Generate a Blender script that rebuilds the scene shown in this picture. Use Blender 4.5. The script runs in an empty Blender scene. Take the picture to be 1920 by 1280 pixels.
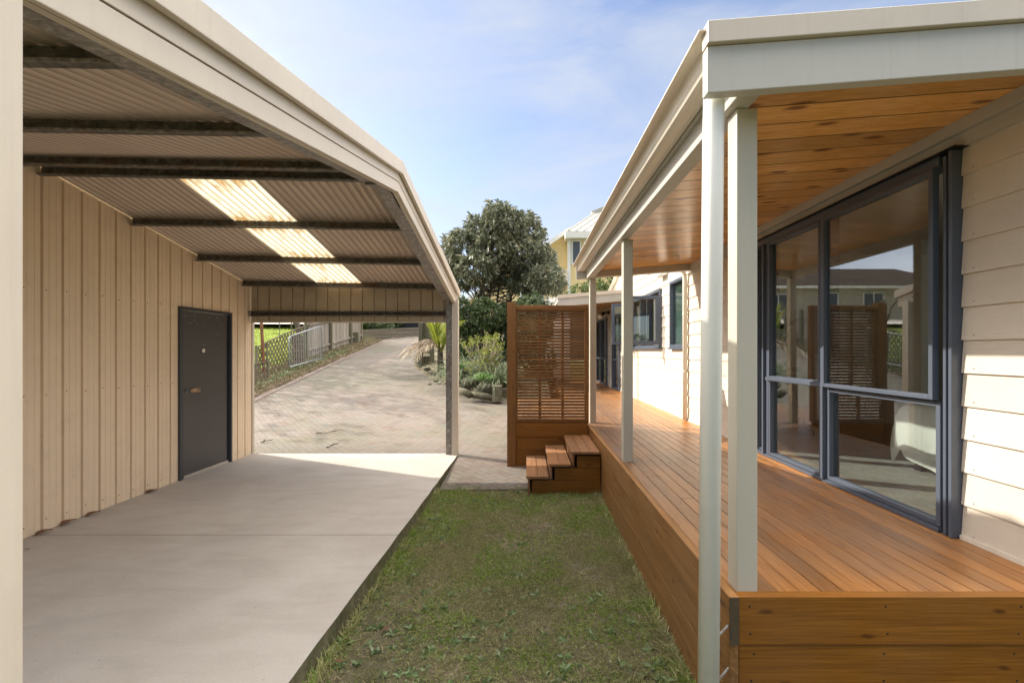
import bpy, math, random
import numpy as np
from mathutils import Vector, Matrix
SC = bpy.context.scene
COL = SC.collection
random.seed(7); RNG = np.random.default_rng(7)
rad = math.radians

# ------------------------------------------------------------------ camera
cam = bpy.data.cameras.new("camera"); camo = bpy.data.objects.new("camera", cam); COL.objects.link(camo)
camo.location = (0, 0, 1.55); camo.rotation_euler = (rad(90), 0, 0)
cam.sensor_width = 36; cam.lens = 16.0
cam.shift_x = -28/1920; cam.shift_y = 18/1920
cam.clip_start = 0.05; cam.clip_end = 2000
SC.camera = camo

# ------------------------------------------------------------------ light and sky
SUN = Vector((-1, .45, .70)).normalized()
el = math.asin(SUN.z); az = math.atan2(SUN.x, SUN.y)
w = bpy.data.worlds.new("World"); SC.world = w; w.use_nodes = True
nt = w.node_tree; nt.nodes.clear()
out = nt.nodes.new('ShaderNodeOutputWorld'); bg = nt.nodes.new('ShaderNodeBackground')
sky = nt.nodes.new('ShaderNodeTexSky'); sky.sky_type = 'NISHITA'; sky.sun_disc = False
sky.sun_elevation = el; sky.sun_rotation = az
sky.air_density = 1.0; sky.dust_density = 1.2; sky.ozone_density = 1.0
L = nt.links.new
def wn(t, **kw):
    n = nt.nodes.new('ShaderNode'+t)
    for k_, v_ in kw.items(): setattr(n, k_, v_)
    return n
tc = wn('TexCoord'); mp = wn('Mapping'); mp.inputs['Scale'].default_value = (1.1, 1.0, 3.2); mp.inputs['Rotation'].default_value = (.1, .35, .5)
cn = wn('TexNoise'); cn.inputs['Scale'].default_value = 1.7; cn.inputs['Detail'].default_value = 9; cn.inputs['Roughness'].default_value = .56; cn.inputs['Distortion'].default_value = .5
cr = wn('ValToRGB'); cr.color_ramp.elements[0].position = .33; cr.color_ramp.elements[1].position = .70
tint = wn('Mix', data_type='RGBA', blend_type='MULTIPLY'); tint.inputs[0].default_value = 1; tint.inputs[7].default_value = (.47, .455, .49, 1)
mx = wn('Mix', data_type='RGBA'); mx.inputs[7].default_value = (1.42, 1.50, 1.62, 1)
L(tc.outputs['Generated'], mp.inputs[0]); L(mp.outputs[0], cn.inputs['Vector']); L(cn.outputs[0], cr.inputs[0]); L(cr.outputs[0], mx.inputs[0]); L(sky.outputs[0], tint.inputs[6]); L(tint.outputs[2], mx.inputs[6])
# bright cloud added out of view, overhead and to either side, as fill light
sx = wn('SeparateXYZ'); L(tc.outputs['Generated'], sx.inputs[0])
ab = wn('Math', operation='ABSOLUTE'); L(sx.outputs[1], ab.inputs[0]); sc_y = wn('Math', operation='MULTIPLY'); sc_y.inputs[1].default_value = -.45; L(ab.outputs[0], sc_y.inputs[0]); sc_z = wn('Math', operation='MULTIPLY_ADD'); sc_z.inputs[1].default_value = .85; L(sx.outputs[2], sc_z.inputs[0]); sc_x = wn('Math', operation='MULTIPLY_ADD'); sc_x.inputs[1].default_value = .45; abx = wn('Math', operation='ABSOLUTE'); L(sx.outputs[0], abx.inputs[0]); L(abx.outputs[0], sc_x.inputs[0]); L(sc_y.outputs[0], sc_x.inputs[2]); L(sc_x.outputs[0], sc_z.inputs[2])
mr = wn('MapRange', interpolation_type='SMOOTHSTEP'); mr.inputs[1].default_value = .50; mr.inputs[2].default_value = .85; L(sc_z.outputs[0], mr.inputs[0])
cn2 = wn('TexNoise'); cn2.inputs['Scale'].default_value = 2.6; cn2.inputs['Detail'].default_value = 8; L(tc.outputs['Generated'], cn2.inputs['Vector'])
cr2 = wn('ValToRGB'); cr2.color_ramp.elements[0].position = .30; cr2.color_ramp.elements[0].color = (.35, .35, .35, 1); cr2.color_ramp.elements[1].position = .62; L(cn2.outputs[0], cr2.inputs[0])
mu = wn('Math', operation='MULTIPLY'); L(mr.outputs[0], mu.inputs[0]); L(cr2.outputs[0], mu.inputs[1])
mx2 = wn('Mix', data_type='RGBA'); mx2.inputs[7].default_value = (15.5, 14.8, 13.7, 1); L(mu.outputs[0], mx2.inputs[0]); L(mx.outputs[2], mx2.inputs[6])
L(mx2.outputs[2], bg.inputs[0]); L(bg.outputs[0], out.inputs[0])
bg.inputs[1].default_value = 0.15
sl = bpy.data.lights.new("sun", 'SUN'); sl.energy = 2.0; sl.angle = rad(.53); sl.color = (1, .93, .82)
so = bpy.data.objects.new("sun", sl); COL.objects.link(so); so.rotation_euler = SUN.to_track_quat('Z', 'Y').to_euler(); so.location = (-20, 9, 14)
SC.view_settings.view_transform = 'Standard'; SC.view_settings.look = 'None'; SC.view_settings.gamma = 1
SC.view_settings.exposure = 1.88

# ------------------------------------------------------------------ material helpers
class G:
    def __init__(s, name, rough=.5, spec=.5, metal=0.):
        s.m = bpy.data.materials.new(name); s.m.use_nodes = True; s.t = s.m.node_tree
        s.p = s.t.nodes['Principled BSDF']; s.out = s.t.nodes['Material Output']
        s.p.inputs['Roughness'].default_value = rough; s.p.inputs['Specular IOR Level'].default_value = spec; s.p.inputs['Metallic'].default_value = metal
        s._pos = None
    def n(s, t): return s.t.nodes.new('ShaderNode' + t)
    def put(s, v, sock):
        if hasattr(v, 'is_output'): s.t.links.new(v, sock)
        elif isinstance(v, (tuple, list)): sock.default_value = tuple(v) + ((1,) if len(v) == 3 and len(sock.default_value) == 4 else ())
        else: sock.default_value = v
    def math(s, op, a, b=None, c=None, clamp=False):
        n = s.n('Math'); n.operation = op; n.use_clamp = clamp
        for i, v in enumerate((a, b, c)):
            if v is not None: s.put(v, n.inputs[i])
        return n.outputs[0]
    def pos(s):
        if s._pos is None:
            g = s.n('NewGeometry'); sp = s.n('SeparateXYZ'); s.t.links.new(g.outputs['Position'], sp.inputs[0])
            s._pos = (sp.outputs[0], sp.outputs[1], sp.outputs[2]); s.geo = g
        return s._pos
    def vec(s, x, y, z):
        n = s.n('CombineXYZ'); s.put(x, n.inputs[0]); s.put(y, n.inputs[1]); s.put(z, n.inputs[2]); return n.outputs[0]
    def noise(s, v, scale=1., detail=4., rough=.55, dist=0.):
        n = s.n('TexNoise'); s.put(v, n.inputs['Vector']); n.inputs['Scale'].default_value = scale; n.inputs['Detail'].default_value = detail
        n.inputs['Roughness'].default_value = rough; n.inputs['Distortion'].default_value = dist; return n.outputs[0]
    def wpos(s): s.pos(); return s.geo.outputs['Position']
    def ramp(s, f, *stops):
        n = s.n('ValToRGB'); e = n.color_ramp.elements
        while len(e) < len(stops): e.new(.5)
        for k, (p, c) in zip(e, stops):
            k.position = p; k.color = (c, c, c, 1) if isinstance(c, (int, float)) else tuple(c) + (1,)
        s.put(f, n.inputs[0]); return n.outputs[0]
    def mix(s, f, a, b, mode='MIX'):
        n = s.n('Mix'); n.data_type = 'RGBA'; n.blend_type = mode; s.put(f, n.inputs[0]); s.put(a, n.inputs[6]); s.put(b, n.inputs[7]); return n.outputs[2]
    def col(s, c): s.put(c, s.p.inputs['Base Color']); return s
    def rough(s, r): s.put(r, s.p.inputs['Roughness']); return s
    def bump(s, h, dist=.002, strength=1.):
        n = s.n('Bump'); n.inputs['Distance'].default_value = dist; n.inputs['Strength'].default_value = strength
        s.put(h, n.inputs['Height']); s.t.links.new(n.outputs[0], s.p.inputs['Normal']); return s

def sc3(c, k): return tuple(min(1, x*k) for x in c)

def paint(name, c, rough=.45, var=.08, dirt=.0, dscale=2.2, brush=None, metal=0., spec=.4):
    g = G(name, rough, spec, metal); P = g.wpos()
    n = g.noise(P, dscale, 6, .6)
    cc = g.mix(g.ramp(n, (.3, 0), (.75, 1)), sc3(c, 1-var), sc3(c, 1+var))
    if dirt:
        d = g.noise(P, 7, 8, .72, .4); d = g.ramp(d, (.52, 0), (.74, dirt)); cc = g.mix(d, cc, sc3((c[0]*.45, c[1]*.40, c[2]*.33), 1)); x, y, z = g.pos()
        st_ = g.noise(g.vec(g.math('MULTIPLY', x, 28), g.math('MULTIPLY', y, 28), g.math('MULTIPLY', z, 1.1)), 1, 5, .6); cc = g.mix(g.ramp(st_, (.54, 0), (.80, .17)), cc, sc3((c[0]*.5, c[1]*.45, c[2]*.38), 1))
    g.col(cc); f = g.noise(P, 160, 3)
    g.rough(g.math('MULTIPLY_ADD', n, .25, rough-.1)); g.bump(f, .0006, .5)
    return g.m

def wood(name, c1, c2, along='y', across='x', w=.09, off=0., rough=.5, knots=.5, var=.35, fine=.35, weather=0., exposed=False, groove=0., ks=1.):
    g = G(name, rough, .3 if rough > .4 else .5); p = dict(zip('xyz', g.pos())); third = [k for k in 'xyz' if k not in (along, across)][0]
    a, b, t = p[along], p[across], p[third]
    idx = g.math('FLOOR', g.math('DIVIDE', g.math('SUBTRACT', b, off), w))
    wn = g.n('TexWhiteNoise'); wn.noise_dimensions = '1D'; g.put(idx, wn.inputs['W']); r = wn.outputs[0]
    sh = g.math('MULTIPLY', r, 37.)
    al = g.math('ADD', a, sh)
    v1 = g.vec(g.math('MULTIPLY', al, .9), g.math('MULTIPLY', b, 19), g.math('MULTIPLY', t, 19))
    gr = g.noise(v1, 1.6, 8, .66, 1.6)
    v2 = g.vec(g.math('MULTIPLY', al, 2.2), g.math('MULTIPLY', b, 90), g.math('MULTIPLY', t, 90))
    fn = g.noise(v2, 1.3, 4, .65)
    c = g.mix(g.ramp(gr, (.28, 0), (.72, 1)), c1, c2)
    c = g.mix(g.ramp(fn, (.35, fine), (.6, 0)), c, sc3(c1, .45))
    br = g.math('MULTIPLY_ADD', r, var, 1-var*.5)
    bn = g.n('VectorMath'); bn.operation = 'SCALE'; g.put(c, bn.inputs[0]); g.put(br, bn.inputs['Scale']); c = bn.outputs[0]
    if knots:
        vo = g.n('TexVoronoi'); vo.voronoi_dimensions = '2D'
        kv = g.vec(g.math('MULTIPLY', al, 1.5), g.math('MULTIPLY', b, 4.6), 0.)
        dn = g.noise(g.vec(g.math('MULTIPLY', al, 9), g.math('MULTIPLY', b, 20), t), 1, 3)
        kv2 = g.n('VectorMath'); kv2.operation = 'ADD'; g.put(kv, kv2.inputs[0]); g.put(g.vec(g.math('MULTIPLY', dn, .09), g.math('MULTIPLY', dn, .12), 0.), kv2.inputs[1])
        g.put(kv2.outputs[0], vo.inputs['Vector']); vo.inputs['Scale'].default_value = 1.; vo.inputs['Randomness'].default_value = 1.
        k = g.ramp(vo.outputs['Distance'], (.02*ks, knots), (.035*ks, knots*.8), (.06*ks, 0))
        c = g.mix(k, c, sc3((c1[0]*.28, c1[1]*.2, c1[2]*.16), 1))
    if weather:
        wv = g.noise(g.wpos(), 1.3, 6, .65, .3); c = g.mix(g.ramp(wv, (.45, 0), (.7, weather)), c, (.23, .20, .165))
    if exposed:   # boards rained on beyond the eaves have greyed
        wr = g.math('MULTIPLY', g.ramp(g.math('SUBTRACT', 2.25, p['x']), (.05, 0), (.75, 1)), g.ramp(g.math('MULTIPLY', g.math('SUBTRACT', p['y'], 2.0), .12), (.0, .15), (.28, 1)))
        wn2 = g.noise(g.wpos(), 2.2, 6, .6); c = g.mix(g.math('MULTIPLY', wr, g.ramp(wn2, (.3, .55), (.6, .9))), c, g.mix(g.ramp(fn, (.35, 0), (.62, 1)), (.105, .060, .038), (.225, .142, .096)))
    if groove:
        fr = g.math('FRACT', g.math('DIVIDE', g.math('SUBTRACT', b, off), w)); ed = g.math('MULTIPLY', g.math('MINIMUM', fr, g.math('SUBTRACT', 1., fr)), w)
        c = g.mix(g.ramp(g.math('MULTIPLY', ed, 100.), (groove*50, .9), (groove*110, 0)), c, sc3(c1, .16))
    g.col(c); g.rough(g.math('MULTIPLY_ADD', fn, .3, rough-.15)); g.bump(fn, .0016, .6)
    return g.m

def leafmat(name, ca, cb, cc=None, rough=.4, tr=.3):
    g = G(name, rough, .5); g.pos(); r = g.geo.outputs['Random Per Island']
    c = g.ramp(r, (0, ca), (.6, cb), (1, cc or cb)); n = g.noise(g.wpos(), 1.1, 3)
    c = g.mix(g.ramp(n, (.35, .45), (.65, 0)), c, sc3(ca, .6)); g.col(c)
    t = g.n('BsdfTranslucent'); g.put(c, t.inputs[0]); m = g.n('MixShader'); m.inputs[0].default_value = tr
    g.t.links.new(g.p.outputs[0], m.inputs[1]); g.t.links.new(t.outputs[0], m.inputs[2]); g.t.links.new(m.outputs[0], g.out.inputs[0])
    return g.m

def glass(name, f0=.12, tint=(.86, .89, .87)):
    g = G(name); t = g.t; t.nodes.remove(g.p); g.pos()
    d = g.n('VectorMath'); d.operation = 'DOT_PRODUCT'; g.put(g.geo.outputs['Normal'], d.inputs[0]); g.put(g.geo.outputs['Incoming'], d.inputs[1])
    c = g.math('SUBTRACT', 1., g.math('ABSOLUTE', d.outputs['Value']), clamp=True); f = g.math('MULTIPLY_ADD', g.math('POWER', c, 4.2), 1-f0, f0)
    a = g.n('BsdfTransparent'); a.inputs[0].default_value = tint + (1,)
    b = g.n('BsdfGlossy'); b.inputs['Roughness'].default_value = 0.0; b.inputs[0].default_value = (.95, .97, 1, 1)
    m = g.n('MixShader'); L = t.links.new; L(f, m.inputs[0]); L(a.outputs[0], m.inputs[1]); L(b.outputs[0], m.inputs[2]); L(m.outputs[0], g.out.inputs[0])
    return g.m

# ------------------------------------------------------------------ geometry helpers
ORG = {}
class MB:
    def __init__(s): s.v = []; s.f = []; s.mi = []
    def add(s, vs, fs, mi=0):
        b = len(s.v); s.v += [tuple(v) for v in vs]; s.f += [tuple(i+b for i in f) for f in fs]; s.mi += [mi]*len(fs); return s
    def box(s, x0, x1, y0, y1, z0, z1, mi=0):
        return s.hexa([(x0,y0,z0),(x1,y0,z0),(x1,y1,z0),(x0,y1,z0),(x0,y0,z1),(x1,y0,z1),(x1,y1,z1),(x0,y1,z1)], mi)
    def hexa(s, v, mi=0):
        return s.add(v, [(0,3,2,1),(4,5,6,7),(0,1,5,4),(1,2,6,5),(2,3,7,6),(3,0,4,7)], mi)
    def quad(s, a, b, c, d, mi=0): return s.add([a,b,c,d], [(0,1,2,3)], mi)
    def bar(s, a, b, w, h, up=(0,0,1), mi=0):
        a = Vector(a); b = Vector(b); d = (b-a).normalized(); u = Vector(up); sd = d.cross(u)
        if sd.length < 1e-4: sd = d.cross(Vector((0,1,0)))
        sd.normalize(); u = sd.cross(d).normalized(); x = sd*w/2; y = u*h/2
        return s.hexa([a-x-y, a+x-y, b+x-y, b-x-y, a-x+y, a+x+y, b+x+y, b-x+y], mi)
    def tube(s, path, r, n=8, mi=0, caps=True):
        P = [Vector(p) for p in path]; R = r if isinstance(r, (list, tuple)) else [r]*len(P); rings = []; ref = None
        for i, p in enumerate(P):
            d = (P[min(i+1, len(P)-1)]-P[max(i-1, 0)]).normalized()
            if ref is None:
                ref = d.orthogonal().normalized()
            ref = (ref - d*ref.dot(d)).normalized(); q = d.cross(ref)
            rings.append([p + (ref*math.cos(2*math.pi*k/n) + q*math.sin(2*math.pi*k/n))*R[i] for k in range(n)])
        vs = [v for rg in rings for v in rg]; fs = []
        for i in range(len(P)-1):
            for k in range(n): fs.append((i*n+k, i*n+(k+1)%n, (i+1)*n+(k+1)%n, (i+1)*n+k))
        if caps: fs.append(tuple(range(n-1, -1, -1))); fs.append(tuple((len(P)-1)*n+k for k in range(n)))
        return s.add(vs, fs, mi)
    def sphere(s, c, r, n=8, m=5, mi=0, sq=(1,1,1)):
        vs = [(c[0], c[1], c[2]+r*sq[2])]; fs = []
        for j in range(1, m):
            a = math.pi*j/m
            for k in range(n):
                b = 2*math.pi*k/n; vs.append((c[0]+r*sq[0]*math.sin(a)*math.cos(b), c[1]+r*sq[1]*math.sin(a)*math.sin(b), c[2]+r*sq[2]*math.cos(a)))
        vs.append((c[0], c[1], c[2]-r*sq[2])); e = len(vs)-1
        for k in range(n):
            fs.append((0, 1+k, 1+(k+1)%n)); fs.append((e, 1+(m-2)*n+(k+1)%n, 1+(m-2)*n+k))
            for j in range(m-2): fs.append((1+j*n+k, 1+(j+1)*n+k, 1+(j+1)*n+(k+1)%n, 1+j*n+(k+1)%n))
        return s.add(vs, fs, mi)
    def build(s, name, mats, parent=None, smooth=False, bevel=0., loc=None):
        org = Vector(loc) if loc is not None else (ORG[parent.name] if parent is not None else Vector((0,0,0)))
        me = bpy.data.meshes.new(name); me.from_pydata([(v[0]-org[0], v[1]-org[1], v[2]-org[2]) for v in s.v], [], s.f)
        for m in (mats if isinstance(mats, (list, tuple)) else [mats]): me.materials.append(m)
        if any(s.mi): me.polygons.foreach_set('material_index', s.mi)
        if smooth: me.polygons.foreach_set('use_smooth', [True]*len(me.polygons))
        me.update(); return link(name, me, parent, org, bevel)

def link(name, me, parent, org, bevel=0.):
    o = bpy.data.objects.new(name, me); COL.objects.link(o)
    if parent is not None: o.parent = parent; o.location = org - ORG[parent.name]
    else: o.location = org
    ORG[o.name] = Vector(org)
    if bevel:
        b = o.modifiers.new('bevel', 'BEVEL'); b.width = bevel; b.segments = 2; b.limit_method = 'ANGLE'; b.angle_limit = rad(40); b.harden_normals = False
    return o

def npmesh(name, V, F, mats, parent=None, mi=None, smooth=False, loc=None):
    org = Vector(loc) if loc is not None else (ORG[parent.name] if parent is not None else Vector((0,0,0)))
    V = np.asarray(V, dtype=np.float32) - np.array(org, dtype=np.float32); F = np.asarray(F, dtype=np.int32); k = F.shape[1]
    me = bpy.data.meshes.new(name); me.vertices.add(len(V)); me.vertices.foreach_set('co', V.ravel())
    me.loops.add(F.size); me.loops.foreach_set('vertex_index', F.ravel()); me.polygons.add(len(F))
    me.polygons.foreach_set('loop_start', np.arange(len(F), dtype=np.int32)*k)
    for m in (mats if isinstance(mats, (list, tuple)) else [mats]): me.materials.append(m)
    if mi is not None: me.polygons.foreach_set('material_index', np.asarray(mi, dtype=np.int32))
    if smooth: me.polygons.foreach_set('use_smooth', np.ones(len(F), dtype=bool))
    me.update(calc_edges=True); me.validate(); return link(name, me, parent, org)

def tag(o, label=None, cat=None, group=None, kind=None):
    if label: o['label'] = label
    if cat: o['category'] = cat
    if group: o['group'] = group
    if kind: o['kind'] = kind
    return o
def thing(name, label, cat, loc, group=None):
    o = bpy.data.objects.new(name, None); COL.objects.link(o); o.location = loc; o.empty_display_size = .2; ORG[o.name] = Vector(loc)
    return tag(o, label, cat, group)
def struct(o): o['kind'] = 'structure'; return o

def nrm(a): return a/np.maximum(np.linalg.norm(a, axis=-1, keepdims=True), 1e-9)
def leaves(P, D, Ln, W, fold=.18, droop=.0):
    n = len(P); D = nrm(D); S = nrm(np.cross(D, RNG.normal(size=(n, 3)))); N = np.cross(S, D)
    Ln = np.asarray(Ln).reshape(-1, 1)*np.ones((n, 1)); W = np.asarray(W).reshape(-1, 1)*np.ones((n, 1))
    mid = P + D*Ln*.45; tip = P + D*Ln; tip[:, 2] -= (droop*Ln[:, 0])
    V = np.stack([P, mid+S*W/2+N*W*fold, tip, mid-S*W/2+N*W*fold], 1).reshape(-1, 3)
    b = np.arange(n)[:, None]*4; F = np.concatenate([b+np.array([0, 1, 2]), b+np.array([0, 2, 3])], 1).reshape(-1, 3)
    return V, F
def blades(P, D, Ln, W, bend, seg=5):
    """arching strap leaves: P base, D launch direction, bend = how far tips fall"""
    n = len(P); D = nrm(D); S = nrm(np.cross(D, np.array([0, 0, 1.]) + RNG.normal(size=(n, 3))*.25)); t = np.linspace(0, 1, seg+1)
    Ln = np.asarray(Ln).reshape(-1, 1); W = np.asarray(W).reshape(-1, 1)*np.ones((n, 1)); bend = np.asarray(bend).reshape(-1, 1)*np.ones((n, 1))
    H = D.copy(); H[:, 2] = 0; H = nrm(H+1e-6); out = []
    for tt in t:
        c = P + D*Ln*tt + H*Ln*bend*.45*tt**2; c[:, 2] -= (Ln*bend*tt**2.2)[:, 0]*.9
        ww = W*(1-tt**1.6)*.5*(0.55+.45*min(1, tt*5))
        out.append(c-S*ww); out.append(c+S*ww)
    V = np.stack(out, 1).reshape(-1, 3); m = 2*(seg+1); b = np.arange(n)[:, None]*m; F = []
    for i in range(seg): F.append(b+np.array([2*i, 2*i+1, 2*i+3, 2*i+2]))
    return V, np.concatenate(F, 1).reshape(-1, 4)
def ellip(c, r, n, inner=.55):
    d = nrm(RNG.normal(size=(n, 3))); k = (inner + (1-inner)*RNG.random((n, 1))**.6); return np.array(c)+d*k*np.array(r), d
def vnoise(x, y, s=1., seed=0):
    r = np.random.default_rng(seed); a = 0
    for k in range(7):
        f = s*(1.45**k); p = r.random(3)*6.28; th = r.random()*6.28
        a = a + np.sin(f*(x*np.cos(th)+y*np.sin(th))+p[0]+1.3*np.sin(f*.7*(x*np.sin(th)-y*np.cos(th))+p[1]))/(1.2**k)
    return a/3.2

# ------------------------------------------------------------------ terrain
def gz(y):
    t = y-9.0
    if t < -1.5: return 0.
    if t < 1.5: return .138*(t+1.5)**2/6
    if t < 28: return .138*t
    return .138*28 + .02*(t-28)
def lerp(pts, y):
    if y <= pts[0][0]: return pts[0][1]
    for (a, b), (c, d) in zip(pts, pts[1:]):
        if y <= c: return b+(d-b)*(y-a)/(c-a)
    return pts[-1][1]

# ------------------------------------------------------------------ materials
M = {}
M['tan_clad'] = paint('tan_cladding', (.79, .635, .46), .5, .05, .16, 1.2)
M['cream_trim'] = paint('cream_steel_trim', (.58, .51, .42), .4, .04, .10)
M['cream'] = paint('cream_house_paint', (.47, .45, .40), .45, .04, .08)
M['board'] = paint('weatherboard_paint', (.70, .62, .51), .55, .04, .06)
M['post'] = paint('post_paint', (.49, .455, .37), .42, .03, .05)
M['pipe'] = paint('pipe_paint', (.84, .83, .77), .3, .02, .14, 3)
M['gutter'] = paint('gutter_paint', (.70, .64, .54), .32, .03, .05)
M['frame'] = paint('grey_aluminium', (.095, .112, .145), .33, .05, 0, metal=.15)
M['doorgrey'] = paint('grey_door_paint', (.085, .08, .08), .42, .10, .1)
M['framegrey'] = paint('door_frame_paint', (.06, .062, .07), .45, .1, .2)
M['white'] = paint('white_paint', (.78, .77, .74), .4, .02, 0)
M['brass'] = paint('worn_brass', (.55, .38, .22), .35, .1, .2, metal=.8)
M['black'] = paint('black_plastic', (.015, .015, .017), .4, .1)
M['glass'] = glass('window_glass', .13)
M['glass2'] = glass('far_window_glass', .12, (.72, .78, .76))
M['yellow'] = paint('yellow_stucco', (.85, .66, .33), .8, .05, .05, .8)
M['housewhite'] = paint('house_white_trim', (.78, .76, .70), .5, .03)
M['rooflight'] = paint('pale_ribbed_roof', (.42, .40, .36), .6, .1, .1)
M['darkglass'] = paint('dark_window', (.09, .10, .12), .06, .2, 0, .6)
M['rust'] = paint('rusty_iron', (.20, .085, .04), .8, .3, .5, 12)
M['linen'] = paint('white_linen', (.8, .79, .76), .9, .03)

def mk_gal():
    g = G('galvanised_steel', .55, .5, .35); P = g.wpos(); n = g.noise(P, 26, 7, .7, .6); n2 = g.noise(P, 3, 4)
    c = g.ramp(n, (.3, (.11, .10, .09)), (.5, (.24, .225, .205)), (.7, (.46, .44, .41)))
    c = g.mix(g.ramp(n2, (.55, 0), (.75, .55)), c, (.10, .05, .025)); g.col(c).bump(n, .001, .4); return g.m
M['gal'] = mk_gal()
def mk_purlin():
    g = G('weathered_purlin_steel', .6, .4, .25); P = g.wpos(); n = g.noise(P, 18, 7, .7, .5); n2 = g.noise(P, 2.6, 6, .6)
    c = g.ramp(n, (.35, (.055, .048, .041)), (.7, (.21, .19, .165)))
    c = g.mix(g.ramp(n2, (.52, 0), (.7, .7)), c, (.16, .075, .03)); g.col(c).bump(n, .001, .4); return g.m
M['purlin'] = mk_purlin()
def mk_roof():
    g = G('roof_sheet_underside', .5, .35, .1); x, y, z = g.pos(); n = g.noise(g.wpos(), 1.6, 6, .6); n2 = g.noise(g.vec(g.math('MULTIPLY', x, 30), g.math('MULTIPLY', y, 1.2), z), 1, 4)
    c = g.mix(g.ramp(n, (.3, 0), (.7, 1)), (.57, .47, .39), (.67, .565, .475)); c = g.mix(g.ramp(n2, (.5, 0), (.8, .3)), c, (.22, .17, .13)); tg = g.math('PINGPONG', g.math('ADD', x, 4.2+.019), .038); c = g.mix(g.ramp(g.math('MULTIPLY', tg, 26.3), (.15, .6), (.6, 0)), c, (.19, .14, .10)); g.col(c); return g.m  # dark trough stripes put the corrugation shading into the colour
M['roofsheet'] = mk_roof()
def mk_sky():
    g = G('skylight_fibreglass', .5, .3); t = g.t; x, y, z = g.pos()
    n = g.noise(g.vec(g.math('MULTIPLY', x, 6), g.math('MULTIPLY', y, 1.6), z), 2.2, 8, .72, .6)
    # lichen and grime gather towards the purlin laps
    pl = g.math('PINGPONG', g.math('SUBTRACT', y, 3.94), .47); lap = g.ramp(pl, (0, .30), (.28, .0))
    d = g.ramp(g.math('ADD', n, g.math('MULTIPLY', lap, .75)), (.53, 0), (.72, 1))
    c = g.mix(d, (.40, .365, .28), (.20, .115, .035))
    tg = g.math('PINGPONG', g.math('ADD', x, 4.2+.019), .038); c = g.mix(g.ramp(g.math('MULTIPLY', tg, 26.3), (.1, .75), (.5, 0)), c, (.17, .13, .07)); g.col(c)
    tr = g.n('BsdfTranslucent'); g.put(c, tr.inputs[0]); m = g.n('MixShader'); m.inputs[0].default_value = .80
    L = t.links.new; L(g.p.outputs[0], m.inputs[1]); L(tr.outputs[0], m.inputs[2]); L(m.outputs[0], g.out.inputs[0]); return g.m
M['skylight'] = mk_sky()
def mk_conc():
    g = G('concrete', .8, .35); P = g.wpos(); x, y, z = g.pos()
    n = g.noise(P, 1.1, 9, .62, .4); n2 = g.noise(g.vec(g.math('MULTIPLY', x, .9), g.math('MULTIPLY', y, 3), z), 2, 7, .6, .6); n3 = g.noise(P, 90, 4, .7)
    c = g.mix(g.ramp(n, (.3, 0), (.72, 1)), (.44, .385, .335), (.56, .515, .46)); c = g.mix(g.ramp(n2, (.46, 0), (.72, .45)), c, (.36, .315, .27))
    sp = g.n('TexVoronoi'); g.put(P, sp.inputs['Vector']); sp.inputs['Scale'].default_value = 9
    c = g.mix(g.ramp(sp.outputs['Distance'], (.025, .6), (.06, 0)), c, (.16, .12, .09)); c = g.mix(g.ramp(n3, (.4, .18), (.6, 0)), c, (.25, .22, .19))
    lf = g.noise(P, 5, 8, .75); c = g.mix(g.ramp(lf, (.60, 0), (.75, .35)), c, (.27, .23, .18))
    g.col(c).bump(n3, .0012, .5); return g.m
M['concrete'] = mk_conc()
def mk_moss():
    g = G('mossy_concrete_edge', .9, .2); P = g.wpos(); x, y, z = g.pos(); n = g.noise(P, 9, 8, .7); n2 = g.noise(g.vec(x, g.math('MULTIPLY', y, 14), z), 2, 5)
    c = g.ramp(n, (.3, (.055, .05, .03)), (.5, (.13, .12, .07)), (.72, (.22, .19, .13))); c = g.mix(g.ramp(n2, (.45, 0), (.65, .6)), c, (.09, .10, .03)); g.col(c).bump(n, .006, .8); return g.m
M['moss'] = mk_moss()
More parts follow.
